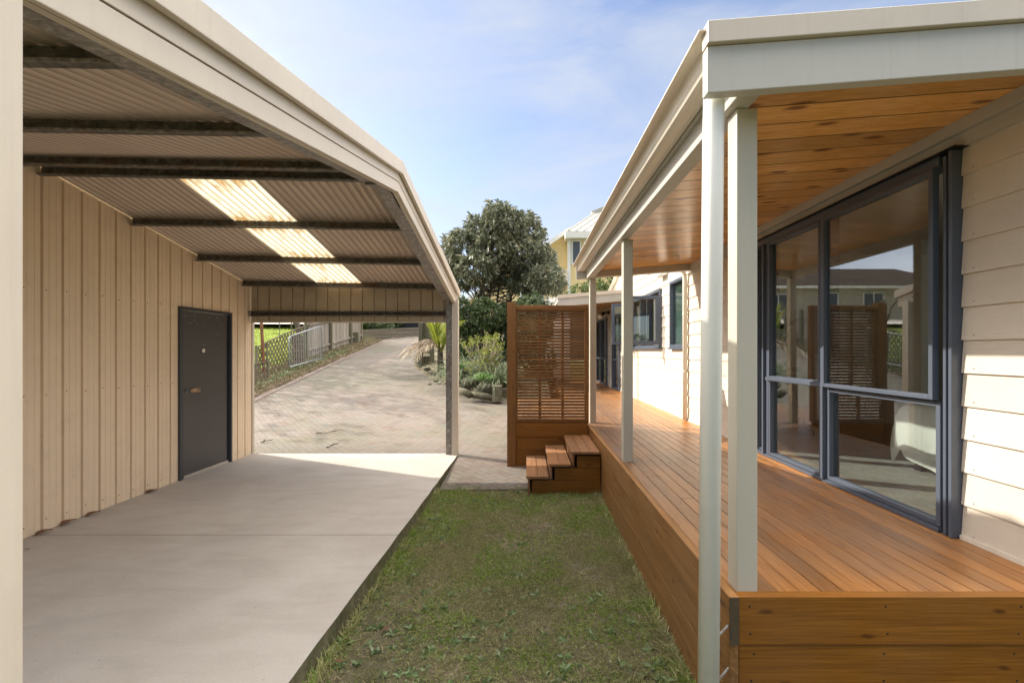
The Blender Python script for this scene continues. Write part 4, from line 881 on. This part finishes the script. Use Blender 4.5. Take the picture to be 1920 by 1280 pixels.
# trees outside the frame on the left that shade the driveway
def offtree(x, y, h, s, seed, m=13):
    random.seed(seed); cl = []
    for _ in range(m): cl.append(((x+random.uniform(-1, 1)*s, y+random.uniform(-1, 1)*s, gz(y)+h*random.uniform(.5, 1)), (s*.42, s*.42, s*.36), 34))
    return cl
tree('shade_tree', 'tall open tree on the field beyond the garage wall', 'tree', (-14.6, 15.6, gz(15.6)), [(-14.4, 15.6, 6.5), (-15.2, 15.2, 6), (-13.8, 16.2, 6)], offtree(-14.6, 15.6, 7.6, 1.9, 3), 9, .10, .18, .4, 'darkleaf', .3, .10)
tree('shade_tree', 'tall dense tree farther out on the field, left of the brick house', 'tree', (-21.5, 24, gz(24)), [(-21.4, 24, 12), (-22, 24.3, 11)], offtree(-21.5, 24, 13, 4.2, 5, 26), 9, .14, .24, .45, 'darkleaf', .3, .14)
tree('shade_tree', 'broad dense tree standing deepest in the field beside the brick house', 'tree', (-23, 30, gz(30)), [(-23, 30, 13), (-23.5, 30.3, 12)], offtree(-23, 30, 15, 4.6, 9, 26), 9, .14, .24, .45, 'darkleaf', .3, .16)
random.seed(11)
# flax clumps
def flaxclump(x, y, n, Lm, label, w=.022, mat='flax', nm='flax', up=.9, group='arching flax clumps in the garden bed', z=None):
    z = gz(y)+.12 if z is None else z; root = thing(nm, label, 'flax', (x, y, z), group)
    P = np.array([[x, y, z]])+RNG.normal(size=(n, 3))*np.array([.11, .11, .02]); a = RNG.random(n)*6.283; D = np.stack([np.cos(a), np.sin(a), RNG.uniform(up, up*3, n)], 1)
    V, F = blades(P, D, RNG.uniform(.6, 1.05, n)*Lm, w*RNG.uniform(.7, 1.2, n), RNG.uniform(.25, .95, n), 6); npmesh('blades', V, F, M[mat], root); return root
flaxclump(-1.75, 12.5, 420, 1.5, 'left grey green flax clump next to the carport post')
flaxclump(-.78, 12.0, 460, 1.5, 'right grey green flax clump arching beside the timber screen')
flaxclump(-1.30, 12.6, 420, 1.6, 'grey green flax clump behind the lime shrub')
# lime shrub with pale stems
lx, ly = at(905, 690, 11.9)[0], 11.9; lb = thing('lime_shrub', 'spindly yellow green shrub with bare pale stems in front of the flax', 'shrub', (lx, ly, gz(ly)+.1)); b = MB(); C_, D_ = [], []
for i in range(26):
    tip = at(random.uniform(868, 942), random.uniform(632, 690), ly+random.uniform(-.3, .3)); p0 = (lx+random.uniform(-.12, .12), ly+random.uniform(-.1, .1), gz(ly)+.1); pts = limb(b, p0, tip, .014, .006, .03, 5)
    for q in pts[3:]: C_.append(tuple(q)); D_.append((0, 0, 1))
    for _ in range(3):
        t2 = (tip[0]+random.uniform(-.16, .16), tip[1]+random.uniform(-.16, .16), tip[2]+random.uniform(-.05, .14)); limb(b, pts[4], t2, .006, .003, .01, 3); C_.append(t2); D_.append((0, 0, 1))
b.build('stems', M['stem'], lb, smooth=True); V, F = whorls(np.array(C_), np.array(D_), 11, .04, .085, .42, .2, 1.0); npmesh('foliage', V, F, M['limeleaf'], lb)
# agave rosettes
def rosette(px, py, y, s, label):
    c = at(px, py, y); root = thing('agave', label, 'succulent', c, 'agave rosettes in the rock garden'); n = 26; a = np.arange(n)*2.4; el_ = np.linspace(.15, 1.25, n); D = np.stack([np.cos(a)*np.cos(el_), np.sin(a)*np.cos(el_), np.sin(el_)], 1)
    V, F = leaves(np.repeat(np.array([c]), n, 0), D, s*np.linspace(1, .6, n), s*.27, .16, .1); npmesh('leaves', V, F, M['agave'], root)
rosette(906, 712, 11.55, .40, 'bright green agave rosette above the largest edging rock'); rosette(862, 690, 12.1, .26, 'small blue green agave rosette beside the carport post')
# rocks and edging logs
def rock(px, py, y, r, label, sq=(1.2, 1, .8), group='rocks edging the garden bed'):
    r *= .72; c = at(px, py+2, y); b = MB(); b.sphere(c, r, 16, 10, 0, sq); rr = random.Random(px*7+py); ph = [rr.random()*6 for _ in range(6)]
    for i, v in enumerate(b.v):
        d = (Vector(v)-Vector(c)); k = 1+.20*math.sin(d.x/r*2.6+ph[0])*math.cos(d.y/r*3+ph[1])+.14*math.sin(d.z/r*5+ph[2])+.06*math.sin(d.x/r*7+ph[3]+d.z/r*4); b.v[i] = tuple(Vector(c)+d*k)
    return tag(b.build('rock', M['rock'], None, smooth=True, loc=c), label, 'rock', group)
rock(916, 727, 11.5, .27, 'large flat topped rock under the bright agave', (1.3, .8, .75)); rock(877, 713, 11.8, .20, 'rounded mossy rock left of the agave', (1.15, .9, .9)); rock(870, 700, 12.2, .19, 'upright pale rock against the flax', (.8, .8, 1.2))
rock(893, 733, 11.4, .13, 'small stone wedged beside the large rock'); rock(934, 722, 11.7, .17, 'rock at the shaded right end of the bed', (1.1, .9, .9)); rock(860, 722, 12.0, .12, 'low stone half hidden by the carport post'); rock(893, 705, 11.9, .12, 'brown stone between the agave and the round rock', (.8, .8, 1.2))
rock(818, 712, 13.3, .10, 'pale loose stone on the bed edge left of the post', (1.4, 1, .6)); rock(800, 690, 14.6, .12, 'dark lumpy stone below the weathered timber posts', (1.5, 1, .6)); rock(826, 700, 14.0, .13, 'grey stone below the palm', (1.5, 1, .6)); rock(812, 697, 14.3, .10, 'brown stone at the foot of the palm', (1.3, 1, .6))
rock(783, 678, 15.9, .09, 'small stone at the left corner of the bed', (1.3, 1, .6)); rock(806, 718, 13.2, .06, 'tiny white pebble on the paving edge', (1.3, 1, .7)); rock(836, 716, 13.0, .09, 'buff stone touching the carport post', (1.2, 1, .7))
for (a, c, lab) in [((880, 739), (925, 746), 'long mossy log edging the front of the bed'), ((862, 731), (882, 741), 'short mossy log edging beside the carport post')]:
    b = MB(); p, q = at(a[0], a[1], 11.3), at(c[0], c[1], 11.1); b.tube([p, Vector(p).lerp(Vector(q), .5)+Vector((0, 0, .01)), q], [.075, .085, .08], 10); tag(b.build('edging_log', M['rock'], None, smooth=True, loc=p), lab, 'log', 'logs edging the bed')
for (px, h, lab) in [(932, .36, 'squat mossy block at the corner of the bed'), (944, .30, 'shaded block behind the corner block')]:
    p = at(px, 750, 11.1+(px-932)*.03); b = MB(); b.box(p[0]-.11, p[0]+.11, p[1]-.1, p[1]+.1, p[2]-.05, p[2]+h); tag(b.build('edging_block', M['rock'], None, bevel=.02, loc=p), lab, 'block', 'blocks at the corner of the bed')
# bed undergrowth
LV = []
n = 1500; y = RNG.uniform(11.3, 20, n); x = np.array([lerp(BL, yy) for yy in y])+RNG.random(n)**1.5*2.2+.05; P = np.stack([x, y, np.array([gz(yy) for yy in y])+.05+.15*np.minimum(1, (x-np.array([lerp(BL, yy) for yy in y]))/.55)], 1); D = RNG.normal(size=(n, 3)); D[:, 2] = np.abs(D[:, 2])+.3
V, F = leaves(P, D, RNG.uniform(.05, .16, n), .018, .1, .3); tag(npmesh('ground_cover', V, F, M['drygrass']), 'dry straw and low ground cover over the garden bed', 'ground cover', kind='stuff')
n = 9000; y = RNG.uniform(8.6, 24.4, n); xe = np.array([lerp(XL, yy) for yy in y]); x = xe-RNG.random(n)**1.2*1.5-.02; P = np.stack([x, y, np.array([gz(yy) for yy in y])+.02+.10*np.clip((xe-x)/.9, 0, 1)], 1); D = RNG.normal(size=(n, 3)); D[:, 2] = np.abs(D[:, 2])*.7+.1
V, F = leaves(P, D, RNG.uniform(.04, .17, n), .02, .1, .3); tag(npmesh('verge_growth', V, F, [M['drygrass']]), 'brown leaf litter and dry grass along the left edge of the driveway', 'leaf litter', kind='stuff')
n = 1700; y = RNG.uniform(8.8, 20, n); xe = np.array([lerp(XL, yy) for yy in y]); x = xe-.25-RNG.random(n)*1.1; P = np.stack([x, y, np.array([gz(yy) for yy in y])+.09], 1); D = RNG.normal(size=(n, 3)); D[:, 2] = np.abs(D[:, 2])+.2
V, F = leaves(P, D, RNG.uniform(.05, .14, n), .03, .15, .2); tag(npmesh('verge_weeds', V, F, [M['weed']]), 'green weeds growing below the lattice fence', 'weeds', kind='stuff')
n = 70000; x = -8.6-RNG.random(n)**2*16; y = RNG.uniform(10, 36, n); P = np.stack([x, y, np.array([gz(yy) for yy in y])+.02+.05*np.sqrt(-8.6-x)], 1); D = RNG.normal(size=(n, 3)); D[:, 2] = np.abs(D[:, 2])+.8
M['fieldgrass'] = leafmat('field_grass_blade', (.22, .31, .05), (.33, .40, .075), (.43, .46, .13), .6, .4)
V, F = leaves(P, D, RNG.uniform(.06, .2, n), .02, .1, .2); tag(npmesh('field_grass', V, F, M['fieldgrass']), 'bright sunlit grass on the field past the lattice fence', 'grass', kind='stuff')

# palm
pb = (-2.72, 14.4, gz(14.4)+.12); pm = thing('palm', 'young palm with upright yellow green fan and hanging dead fronds', 'palm', pb)
b = MB(); b.tube([(pb[0], pb[1], pb[2]-.1), (pb[0]-.02, pb[1], pb[2]+.35), (pb[0]-.03, pb[1], pb[2]+.8)], [.11, .10, .07], 12); b.build('trunk', M['bark'], pm, smooth=True)
def frond(base, az_, elv, Ln, arch, nl, ll, mat, nm):
    d = Vector((math.cos(az_)*math.cos(elv), math.sin(az_)*math.cos(elv), math.sin(elv))); h = Vector((math.cos(az_), math.sin(az_), 0)); pts = []
    for i in range(11): t = i/10; pts.append(Vector(base)+d*Ln*t+h*arch*Ln*.3*t*t-Vector((0, 0, arch*Ln*t**2.2)))
    b = MB(); b.tube(pts, [.022*(1-.8*i/10)+.004 for i in range(11)], 6); f = b.build(nm, M[mat], pm, smooth=True); P = []; D = []; LL = []
    for i in range(nl):
        t = .18+.82*i/nl; j = min(9, int(t*10)); q = pts[j].lerp(pts[j+1], t*10-j); tg = (pts[j+1]-pts[j]).normalized(); sd = tg.cross(Vector((0, 0, 1)));
        if sd.length < .05: sd = tg.cross(h)
        sd.normalize(); sd = (sd + (h if abs(tg.z) > .8 else Vector((0,0,.2)))*.0)
        for s in (-1, 1): P.append(q); D.append(tg*.95+sd*s*(.75-.3*t)+Vector((0, 0, -.25*arch))); LL.append(ll*(1-.55*abs(t-.45)))
    V, F = blades(np.array([tuple(p) for p in P]), np.array([tuple(x) for x in D]), np.array(LL), .035, .18 if mat == 'palm' else .6, 3); npmesh('leaflets', V, F, M[mat], f)
top = (pb[0]-.03, pb[1], pb[2]+.55)
for a_, e_, L_, ar in [(2.0, 1.45, 1.9, .06), (.6, 1.30, 2.0, .12), (-.2, 1.15, 1.9, .25), (2.9, 1.38, 1.7, .10), (4.4, 1.35, 1.6, .12), (1.3, 1.2, 1.8, .2), (3.6, 1.32, 1.5, .14), (5.4, 1.05, 1.8, .3)]: frond(top, a_, e_, L_, ar, 30, .62, 'palm', 'frond')
for a_, e_, L_, ar in [(3.2, .75, 1.25, .75), (2.8, .95, 1.35, .85), (3.6, .6, 1.1, .75), (4.2, .8, 1.1, .9)]: frond((top[0], top[1], top[2]+.2), a_, e_, L_, ar, 12, .4, 'deadfrond', 'dead_frond')

# weathered post and rail stand beside the palm
ts = thing('timber_stand', 'weathered two post timber stand with a shelf board beside the palm', 'timber stand', (-3.35, 15.9, gz(15.9)))
for px in (789, 810):
    x = (px-988)*15.9/853; b = MB(); b.box(x-.07, x+.07, 15.83, 15.97, gz(15.9)-.1, gz(15.9)+1.75); b.build('post', M['oldpost'], ts, bevel=.008)
for z0, z1 in ((.50, .60), (.95, 1.55), (.05, .42)):
    b = MB(); b.box(-3.64, -3.38, 15.975, 16.02, gz(15.9)+z0, gz(15.9)+z1) if z0 != .5 else b.box(-3.64, -3.38, 15.84, 16.2, gz(15.9)+z0, gz(15.9)+z1); b.build('board', M['oldpost'], ts, bevel=.005)

# ------------------------------------------------------------------ left boundary: lattice, gate, paling fence, posts
def lattice(name, label, p, q, h0, h1, sag=0.):
    """diagonal lath panel from p to q (ground points), heights h0 at p and h1 at q"""
    p, q = Vector(p), Vector(q); u = (q-p); Ln = u.length; u.normalize(); root = thing(name, label, 'lattice fence', p, 'lattice fence panels along the field'); b = MB()
    def pt(s, t): return p+u*s+Vector((0, 0, t))
    H = lambda s: h0+(h1-h0)*s/Ln-sag*math.sin(math.pi*s/Ln)
    nrm_ = u.cross(Vector((0, 0, 1)))
    for sg in (1, -1):
        s0 = -2.0
        while s0 < Ln+2:
            seg = []
            for i in range(41):
                t = i/40*2.2; s = s0+sg*t*.8
                if 0 <= s <= Ln and t <= H(s): seg.append((s, t))
            if len(seg) > 2: b.bar(pt(*seg[0])+nrm_*.006*sg, pt(*seg[-1])+nrm_*.006*sg,   .010, .045, nrm_.cross((pt(*seg[-1])-pt(*seg[0])).normalized()))
            s0 += .19
    b.build('laths', M['lattice'], root); b = MB(); n = 8
    for i in range(n): s, e = Ln*i/n, Ln*(i+1)/n; b.bar(pt(s, H(s)), pt(e, H(e)), .04, .03)
    b.build('top_rail', M['lattice'], root)
    for s in (0.02, Ln-.02): b = MB(); b.bar(pt(s, -.2), pt(s, H(s)+.06), .06, .06, (0, 1, 0)); b.build('post', M['oldpost'], root, bevel=.004)
    return root
def gp(px, y): x = (px-988)*y/853.33; return (x, y, gz(y)+.06)
lattice('lattice_fence', 'low sagging brown lattice panel next to the carport wall', (-8.15, 10.5, gz(10.5)+.05), (-7.72, 13.6, gz(13.6)+.05), .75, .55, .02)
lattice('lattice_fence', 'higher lattice panel rising towards the tubular gate', (-8.15, 13.7, gz(13.7)+.05), (-8.12, 16.6, gz(16.6)+.05), .95, 1.35, -.04)
gt = thing('tube_gate', 'galvanised tubular gate leaning open beside the lattice fence', 'gate', (-7.75, 15.3, gz(15.3)+.1))
A = Vector(at(543, 688, 14.9)); B_ = Vector(at(605, 671, 16.9)); Hh = 1.10; A2 = A+Vector((-.03, .0, 1.0)); B2 = B_+Vector((-.03, 0, 1.18)); u = (B_-A).normalized()
b = MB(); b.tube([A2+u*.12, A2+Vector((0, 0, -.05))+u*.02, A2+Vector((0, 0, -.15)), A, A+u*.02, B_, B_+Vector((0, 0, .02)), B2-Vector((0, 0, .12)), B2-u*.06-Vector((0, 0, .02)), B2-u*.16, A2+u*.12], .021, 8); b.build('frame', M['galgate'], gt, smooth=True)
for i in range(1, 15):
    t = i/15; p = A.lerp(B_, t); q = A2.lerp(B2, t); b = MB(); b.tube([p, q], .008, 6); b.build('bar', M['galgate'], gt)
# paling fence
pf = thing('paling_fence', 'grey weathered paling fence running up the left of the driveway', 'fence', (-8.5, 21, gz(21))); b = MB(); y = 17.3; P0 = (-8.42, 17.3); 
rr = random.Random(4)
while y < 23.4:
    x = lerp([(17.3, -8.45), (22, -8.6), (27.5, -8.2)], y); h = 1.75+rr.uniform(-.05, .05); b.hexa([(x-.01, y, gz(y)-.05), (x+.01, y, gz(y)-.05), (x+.01, y+.10, gz(y)-.05), (x-.01, y+.10, gz(y)-.05), (x-.01+rr.uniform(-.01, .01), y, gz(y)+h), (x+.01, y, gz(y)+h), (x+.01, y+.10, gz(y)+h), (x-.01, y+.10, gz(y)+h)]); y += .108
b.build('palings', M['oldwood'], pf)
for hz in (.4, 1.4):
    b = MB(); 
    for ya, yc in ((17.3, 22), (22, 23.4)): b.bar((lerp([(17.3, -8.40), (22, -8.55), (27.5, -8.15)], ya), ya, gz(ya)+hz), (lerp([(17.3, -8.40), (22, -8.55), (27.5, -8.15)], yc), yc, gz(yc)+hz), .05, .08)
    b.build('rail', M['oldwood'], pf)
for y, x in ((17.32, -8.38), (19.6, -8.42), (22, -8.5), (23.35, -8.5)): b = MB(); b.box(x-.05, x+.05, y-.05, y+.05, gz(y)-.2, gz(y)+1.8); b.build('post', M['oldpost'], pf, bevel=.006)
c = Vector(gp(489, 13.9)); b = MB(); b.tube([c+Vector((.12, 0, -.3)), c+Vector((-.02, 0, 2.4))], .045, 10); tag(b.build('iron_post', M['rust'], None, loc=c), 'tall rusty round post leaning behind the lattice fence', 'post')
for px, y, h, lab in [(524, 24, 1.1, 'thin wire fence stake standing alone out in the bright field'), (546, 17.5, 1.55, 'thin dark stake just left of the bare tree'), (500, 14.2, 1.05, 'short stake behind the lattice right of the rusty post')]:
    c = Vector(gp(px, y)); b = MB(); b.tube([c-Vector((0, 0, .2)), c+Vector((.01, 0, h))], .022, 6); tag(b.build('stake', M['oldpost'], None, loc=c), lab, 'stake', 'thin stakes along the field edge')
c = Vector(gp(562, 16.9)); bt = thing('bare_tree', 'small bare forked tree trunk beside the end of the paling fence', 'tree', c); b = MB(); pts = limb(b, c-Vector((0, 0, .2)), c+Vector((-.1, 0, 2.3)), .13, .06, .04); limb(b, pts[3], c+Vector((-.75, .1, 2.5)), .05, .02, .04); limb(b, pts[2], c+Vector((.45, 0, 1.5)), .04, .02, .04); limb(b, c-Vector((0, 0, .1)), c+Vector((-.15, -.1, 1.0)), .20, .12, .03); b.build('trunk', M['bark'], bt, smooth=True)
# retaining wall, post, plants, black gate at the top of the driveway
rw = thing('retaining_wall', 'low stepped timber sleeper wall at the top of the driveway', 'wall', (-8, 25.2, gz(25)))
for i in range(4):
    b = MB(); b.hexa([(-9.3, 24.2, gz(24.2)-.1+.17*i), (-5.9, 27.0, gz(27.0)-.18+.17*i), (-5.9, 27.08, gz(27)-.18+.17*i), (-9.3, 24.28, gz(24.2)-.1+.17*i), (-9.3, 24.2, gz(24.2)+.055+.17*i), (-5.9, 27.0, gz(27)-.025+.17*i), (-5.9, 27.08, gz(27)-.025+.17*i), (-9.3, 24.28, gz(24.2)+.055+.17*i)]); b.build('sleeper', M['oldsleeper'], rw, bevel=.01)
c = Vector(at(669, 650, 22.5)); b = MB(); b.box(c.x-.12, c.x+.12, c.y-.12, c.y+.12, c.z-.1, c.z+.72); b.box(c.x-1.3, c.x-.125, c.y+.1, c.y+.16, c.z-.1, c.z+.5); tag(b.build('timber_bollard', M['oldpost'], None, bevel=.012, loc=c), 'stout mossy timber post with planks at the left end of the sleeper wall', 'post')
for i, (px, py, y, r, mat, lab) in enumerate([(712, 618, 26.4, 1.0, 'darkleaf', 'dark rounded bush drooping over the sleeper wall'), (690, 612, 26.2, .7, 'hedge', 'olive bush left of the drooping bush above the sleeper wall'), (745, 605, 28, .9, 'darkleaf', 'dark bush beside the black gate'), (655, 612, 24.4, .5, 'hedge', 'scrubby bush against the paling fence end')]):
    c = at(px, py, y); cl = [((c[0]+random.uniform(-.4, .4)*r, c[1]+random.uniform(-.3, .3), c[2]+random.uniform(-.2, .5)*r), (r*.5, r*.5, r*.5), 70) for _ in range(7)]
    tree('bush', lab, 'bush', (c[0], y, gz(y)), [(c[0], y, c[2]+r*.2)], cl, 9, .08, .17, .4, mat, .4, .05, group='bushes above the sleeper wall')
bg_ = thing('black_gate', 'dark panelled gate at the top end of the driveway', 'gate', (-6.4, 27.8, gz(27.8)))
b = MB(); b.box(-7.5, -5.2, 27.8, 27.84, gz(27.8)-.1, gz(27.8)+1.8); b.build('panel', M['black'], bg_)
for z in (.75, .1): b = MB(); b.box(-7.45, -5.2, 27.74, 27.795, gz(27.8)+z, gz(27.8)+z+.16); b.build('rail', M['galgate'] if z > .5 else M['framegrey'], bg_)
b = MB(); b.box(-7.6, -7.5, 27.75, 27.88, gz(27.8)-.1, gz(27.8)+1.9); b.build('post', M['black'], bg_)
# dark boundary fence behind the screen
df = thing('boundary_fence', 'dark timber boundary fence topping out behind the slat screen', 'fence', (2, 18.4, gz(18.4)))
b = MB(); x = -.95
while x < 8: b.box(x, x+.145, 18.4, 18.42, gz(18.4)-.1, 3.50); x += .15
b.build('palings', M['darkfence'], df); b = MB(); b.box(-.97, 8, 18.37, 18.45, 3.502, 3.56); b.build('capping', M['darkfence'], df)

# ------------------------------------------------------------------ yellow house
yh = thing('yellow_house', 'two storey yellow house with white trim and ribbed roof behind the loquat tree', 'house', (3, 32, gz(30)))
def Q(px, py, y=30.): return at(px, py, y)
b = MB(); z0 = 3.0
g1 = [Q(880, 640), Q(1066, 640), Q(1066, 440), Q(1062, 440), Q(960, 508), Q(880, 560)]
b.add(g1+[(p[0], 37, p[2]) for p in g1], [tuple(range(6))]+[(i, 6+i, 6+(i+1) % 6, (i+1) % 6) for i in range(6)]); b.build('gable_wall', M['yellow'], yh)
b = MB(); p, q = Q(1066, 640, 29.4), Q(1240, 445, 29.4); b.box(p[0], q[0], 29.4, 37, z0, q[2]); b.build('bay_wall', M['yellow'], yh)
b = MB()
def rk(px0, py0, px1, py1, dz, t, y0, y1):
    a, c = Q(px0, py0), Q(px1, py1); b.hexa([(a[0], y0, a[2]), (c[0], y0, c[2]), (c[0], y1, c[2]), (a[0], y1, a[2]), (a[0], y0, a[2]+t), (c[0], y0, c[2]+t), (c[0], y1, c[2]+t), (a[0], y1, a[2]+t)])
rk(870, 572, 1068, 436, 0, .30, 29.6, 37.2); b.build('gable_roof', M['housewhite'], yh)
b = MB(); p, q = Q(1060, 447, 29.0), Q(1260, 434, 29.0); b.box(p[0], q[0], 28.9, 37.2, p[2], q[2]); b.build('eave', M['housewhite'], yh, bevel=.02)
b = MB(); e0, e1, t0, t1 = Q(1065, 433, 28.9), Q(1260, 433, 28.9), Q(1118, 398, 33), Q(1260, 398, 33); b.quad(e0, e1, t1, t0); b.quad(e0, t0, (t0[0], 37, t0[2]), (e0[0], 37, e0[2]))
for i in range(14):
    t = i/13; a = Vector(e0).lerp(Vector(e1), t); c = Vector(t0).lerp(Vector(t1), t); b.bar(a+Vector((0, 0, .03)), c+Vector((0, 0, .03)), .07, .07)
rr_ = Vector(Q(1110, 402, 33)); b.bar(rr_, Vector(Q(1300, 330, 33)), .5, .35); b.build('tiled_roof', M['rooflight'], yh)
b = MB(); p, q = Q(1064, 575, 29.35), Q(1070, 447, 29.35); b.box(p[0], q[0], 29.3, 29.395, p[2], q[2]); b.build('corner_board', M['housewhite'], yh)
def yw(px0, py0, px1, py1, y=29.4, fr=.10, gm='darkglass', nbars=0):
    p, q = Q(px0, py1, y), Q(px1, py0, y); b = MB(); b.box(p[0]-fr, p[0], y-.06, y-.002, p[2]-fr, q[2]+fr); b.box(q[0], q[0]+fr, y-.06, y-.002, p[2]-fr, q[2]+fr); b.box(p[0], q[0], y-.06, y-.002, q[2], q[2]+fr); b.box(p[0], q[0], y-.06, y-.002, p[2]-fr, p[2])
    for i in range(nbars): zz = p[2]+(q[2]-p[2])*(i+1)/(nbars+1); b.box(p[0], q[0], y-.05, y-.004, zz-.02, zz+.02)
    w_ = b.build('window', M['housewhite'], yh); b = MB(); b.box(p[0], q[0], y-.02, y-.002, p[2], q[2]); b.build('pane', M[gm], w_)
yw(1074, 453, 1087, 493); yw(1097, 452, 1112, 480); yw(1036, 478, 1042, 488, 30.0)
M['louvre'] = paint('louvre_glass', (.45, .44, .40), .4, .05); yw(978, 536, 1016, 575, 30.0, .14, 'louvre', 6)
b = MB(); p, q = Q(1046, 527, 29.3), Q(1064, 506, 29.3); b.box(p[0], q[0], 29.2, 29.99, p[2], p[2]+.16)
for i in range(9): x = p[0]+(q[0]-p[0])*i/8; b.box(x-.02, x+.02, 29.22, 29.28, p[2]+.161, q[2]-.06)
b.box(p[0], q[0], 29.20, 29.30, q[2]-.059, q[2]); b.build('balcony', M['housewhite'], yh)

# brick house on the rise to the left: hidden from here by the carport, seen in the window reflection
bh = thing('brick_house', 'pale brick bungalow with dark tiled roof at the back of the field', 'house', (-21, 36, gz(34)))
M['brick'] = None
g = G('pale_brick', .9, .2); x, y, z = g.pos(); bt_ = g.n('TexBrick'); g.put(g.vec(g.math('ADD', x, y), z, 0.), bt_.inputs['Vector']); bt_.inputs['Scale'].default_value = 1; bt_.inputs['Brick Width'].default_value = .23; bt_.inputs['Row Height'].default_value = .085; bt_.inputs['Mortar Size'].default_value = .01
bt_.inputs['Color1'].default_value = (.50, .42, .30, 1); bt_.inputs['Color2'].default_value = (.60, .52, .39, 1); bt_.inputs['Mortar'].default_value = (.5, .47, .42, 1); g.col(bt_.outputs[0]); M['brick'] = g.m
g = G('dark_roof_tile', .9, .05); x, y, z = g.pos(); tl = g.noise(g.wpos(), 3, 5); sc_ = g.math('PINGPONG', x, .15); g.col(g.mix(g.ramp(tl, (.35, 0), (.65, 1)), (.030, .020, .016), (.055, .036, .028))); g.bump(g.math('ADD', g.math('MULTIPLY', sc_, 5), g.math('MULTIPLY', g.math('PINGPONG', z, .07), 8)), .03, 1.); M['rooftile'] = g.m
zb = gz(34)-.3; ze = 6.3; zr = 8.4
b = MB(); b.box(-28, -9.6, 34, 42, zb, ze); b.build('wall', M['brick'], bh)
b = MB(); b.add([(-28.6, 33.3, ze-.05), (-9.0, 33.3, ze-.05), (-9.0, 42.6, ze-.05), (-28.6, 42.6, ze-.05), (-26, 38, zr), (-12.5, 38, zr)], [(0,1,5,4), (1,2,5), (2,3,4,5), (3,0,4), (0,3,2,1)]); b.build('roof', M['rooftile'], bh)
b = MB(); b.box(-28.65, -8.95, 33.2, 33.29, ze-.16, ze+.02); b.build('gutter', M['housewhite'], bh)
for x0, x1, z0_, z1_ in ((-25.5, -23.6, 1.25, 2.5), (-22.0, -20.4, 1.25, 2.5), (-18.6, -17.0, 1.25, 2.5), (-15, -13, 1.0, 2.4)):
    zz = gz(34); b = MB(); b.box(x0, x1, 33.93, 33.998, zz+z0_, zz+z0_+.1); b.box(x0, x1, 33.93, 33.998, zz+z1_-.1, zz+z1_); b.box(x0, x0+.1, 33.93, 33.998, zz+z0_+.1, zz+z1_-.1); b.box(x1-.1, x1, 33.93, 33.998, zz+z0_+.1, zz+z1_-.1); b.box((x0+x1)/2-.04, (x0+x1)/2+.04, 33.93, 33.998, zz+z0_+.1, zz+z1_-.1)
    w_ = b.build('window', M['housewhite'], bh); b = MB(); b.box(x0+.1, x1-.1, 33.96, 33.995, zz+z0_+.1, zz+z1_-.1); b.build('pane', M['darkglass'], w_); b = MB(); b.box(x0-.1, x1+.1, 33.85, 33.998, zz+z0_-.15, zz+z0_-.003); b.build('sill', M['rust'], w_)

# ------------------------------------------------------------------ small loose things
def deadleaf(x, y, z, s, rz, label, tilt=.12):
    s *= .62
    n = 7; V = []; F = []
    for i in range(n+1):
        t = i/n; wdt = s*.28*math.sin(math.pi*min(.98, t*.92+.06)); zz = s*.10*math.sin(t*math.pi)+s*tilt*t*.4; cx, cy = (t-.5)*s, s*.05*math.sin(t*4)
        for k in (-1, 0, 1): lx_, ly_ = cx, cy+k*wdt; V.append((x+lx_*math.cos(rz)-ly_*math.sin(rz), y+lx_*math.sin(rz)+ly_*math.cos(rz), z+zz+abs(k)*s*.07))
    for i in range(n): F += [(3*i, 3*i+1, 3*i+4, 3*i+3), (3*i+1, 3*i+2, 3*i+5, 3*i+4)]
    return tag(npmesh('dead_leaf', V, F, M['deadleaf'], smooth=True, loc=(x, y, z)), label, 'leaf', 'fallen dead leaves')
deadleaf(-4.10, 3.86, .006, .20, 1.5, 'curled dark leaf against the foot of the tan wall, nearest the camera'); deadleaf(-4.11, 4.08, .008, .22, 1.6, 'reddish curled leaf in the middle of the row under the tan wall'); deadleaf(-4.10, 4.30, .006, .20, 1.45, 'brown leaf farthest along the foot of the tan wall')
deadleaf(-4.12, 5.00, .004, .22, 1.55, 'thin dark leaf lying against the tan wall before the grey door', .05); deadleaf(-3.9, 3.55, .004, .05, .4, 'tiny curled leaf on the slab beside the near white post')
deadleaf(-.84, 2.72, -.11, .085, .6, 'rust brown leaf lying on the lawn left of centre'); deadleaf(-1.0, 2.42, -.10, .075, -.4, 'dark leaf on the lawn close to the slab edge'); deadleaf(-.72, 3.9, -.11, .07, 2, 'pale dry leaf on the lawn near the slab joint')
tw = []
for (px, py, L_, lab) in [(612, 814, .34, 'branched dark twig lying on the brick driveway'), (500, 829, .14, 'short dark twig on the driveway close to the tan wall'), (622, 838, .12, 'small twig on the paving near the slab edge')]:
    Yp = 1322/(py-658); c = Vector(((px-988)*Yp/853, Yp, gz(Yp)+.012)); b = MB(); pts = limb(b, c-Vector((L_/2, .05, 0)), c+Vector((L_/2, .08, .02)), .010, .005, .03, 6)
    for k_ in (2, 3, 4): limb(b, pts[k_], pts[k_]+Vector((random.uniform(.05, .2)*L_*2, random.uniform(-.15, .15), .02)), .006, .003, .01, 3)
    tag(b.build('twig', M['bark'], None, loc=c), lab, 'twig', 'twigs on the driveway')
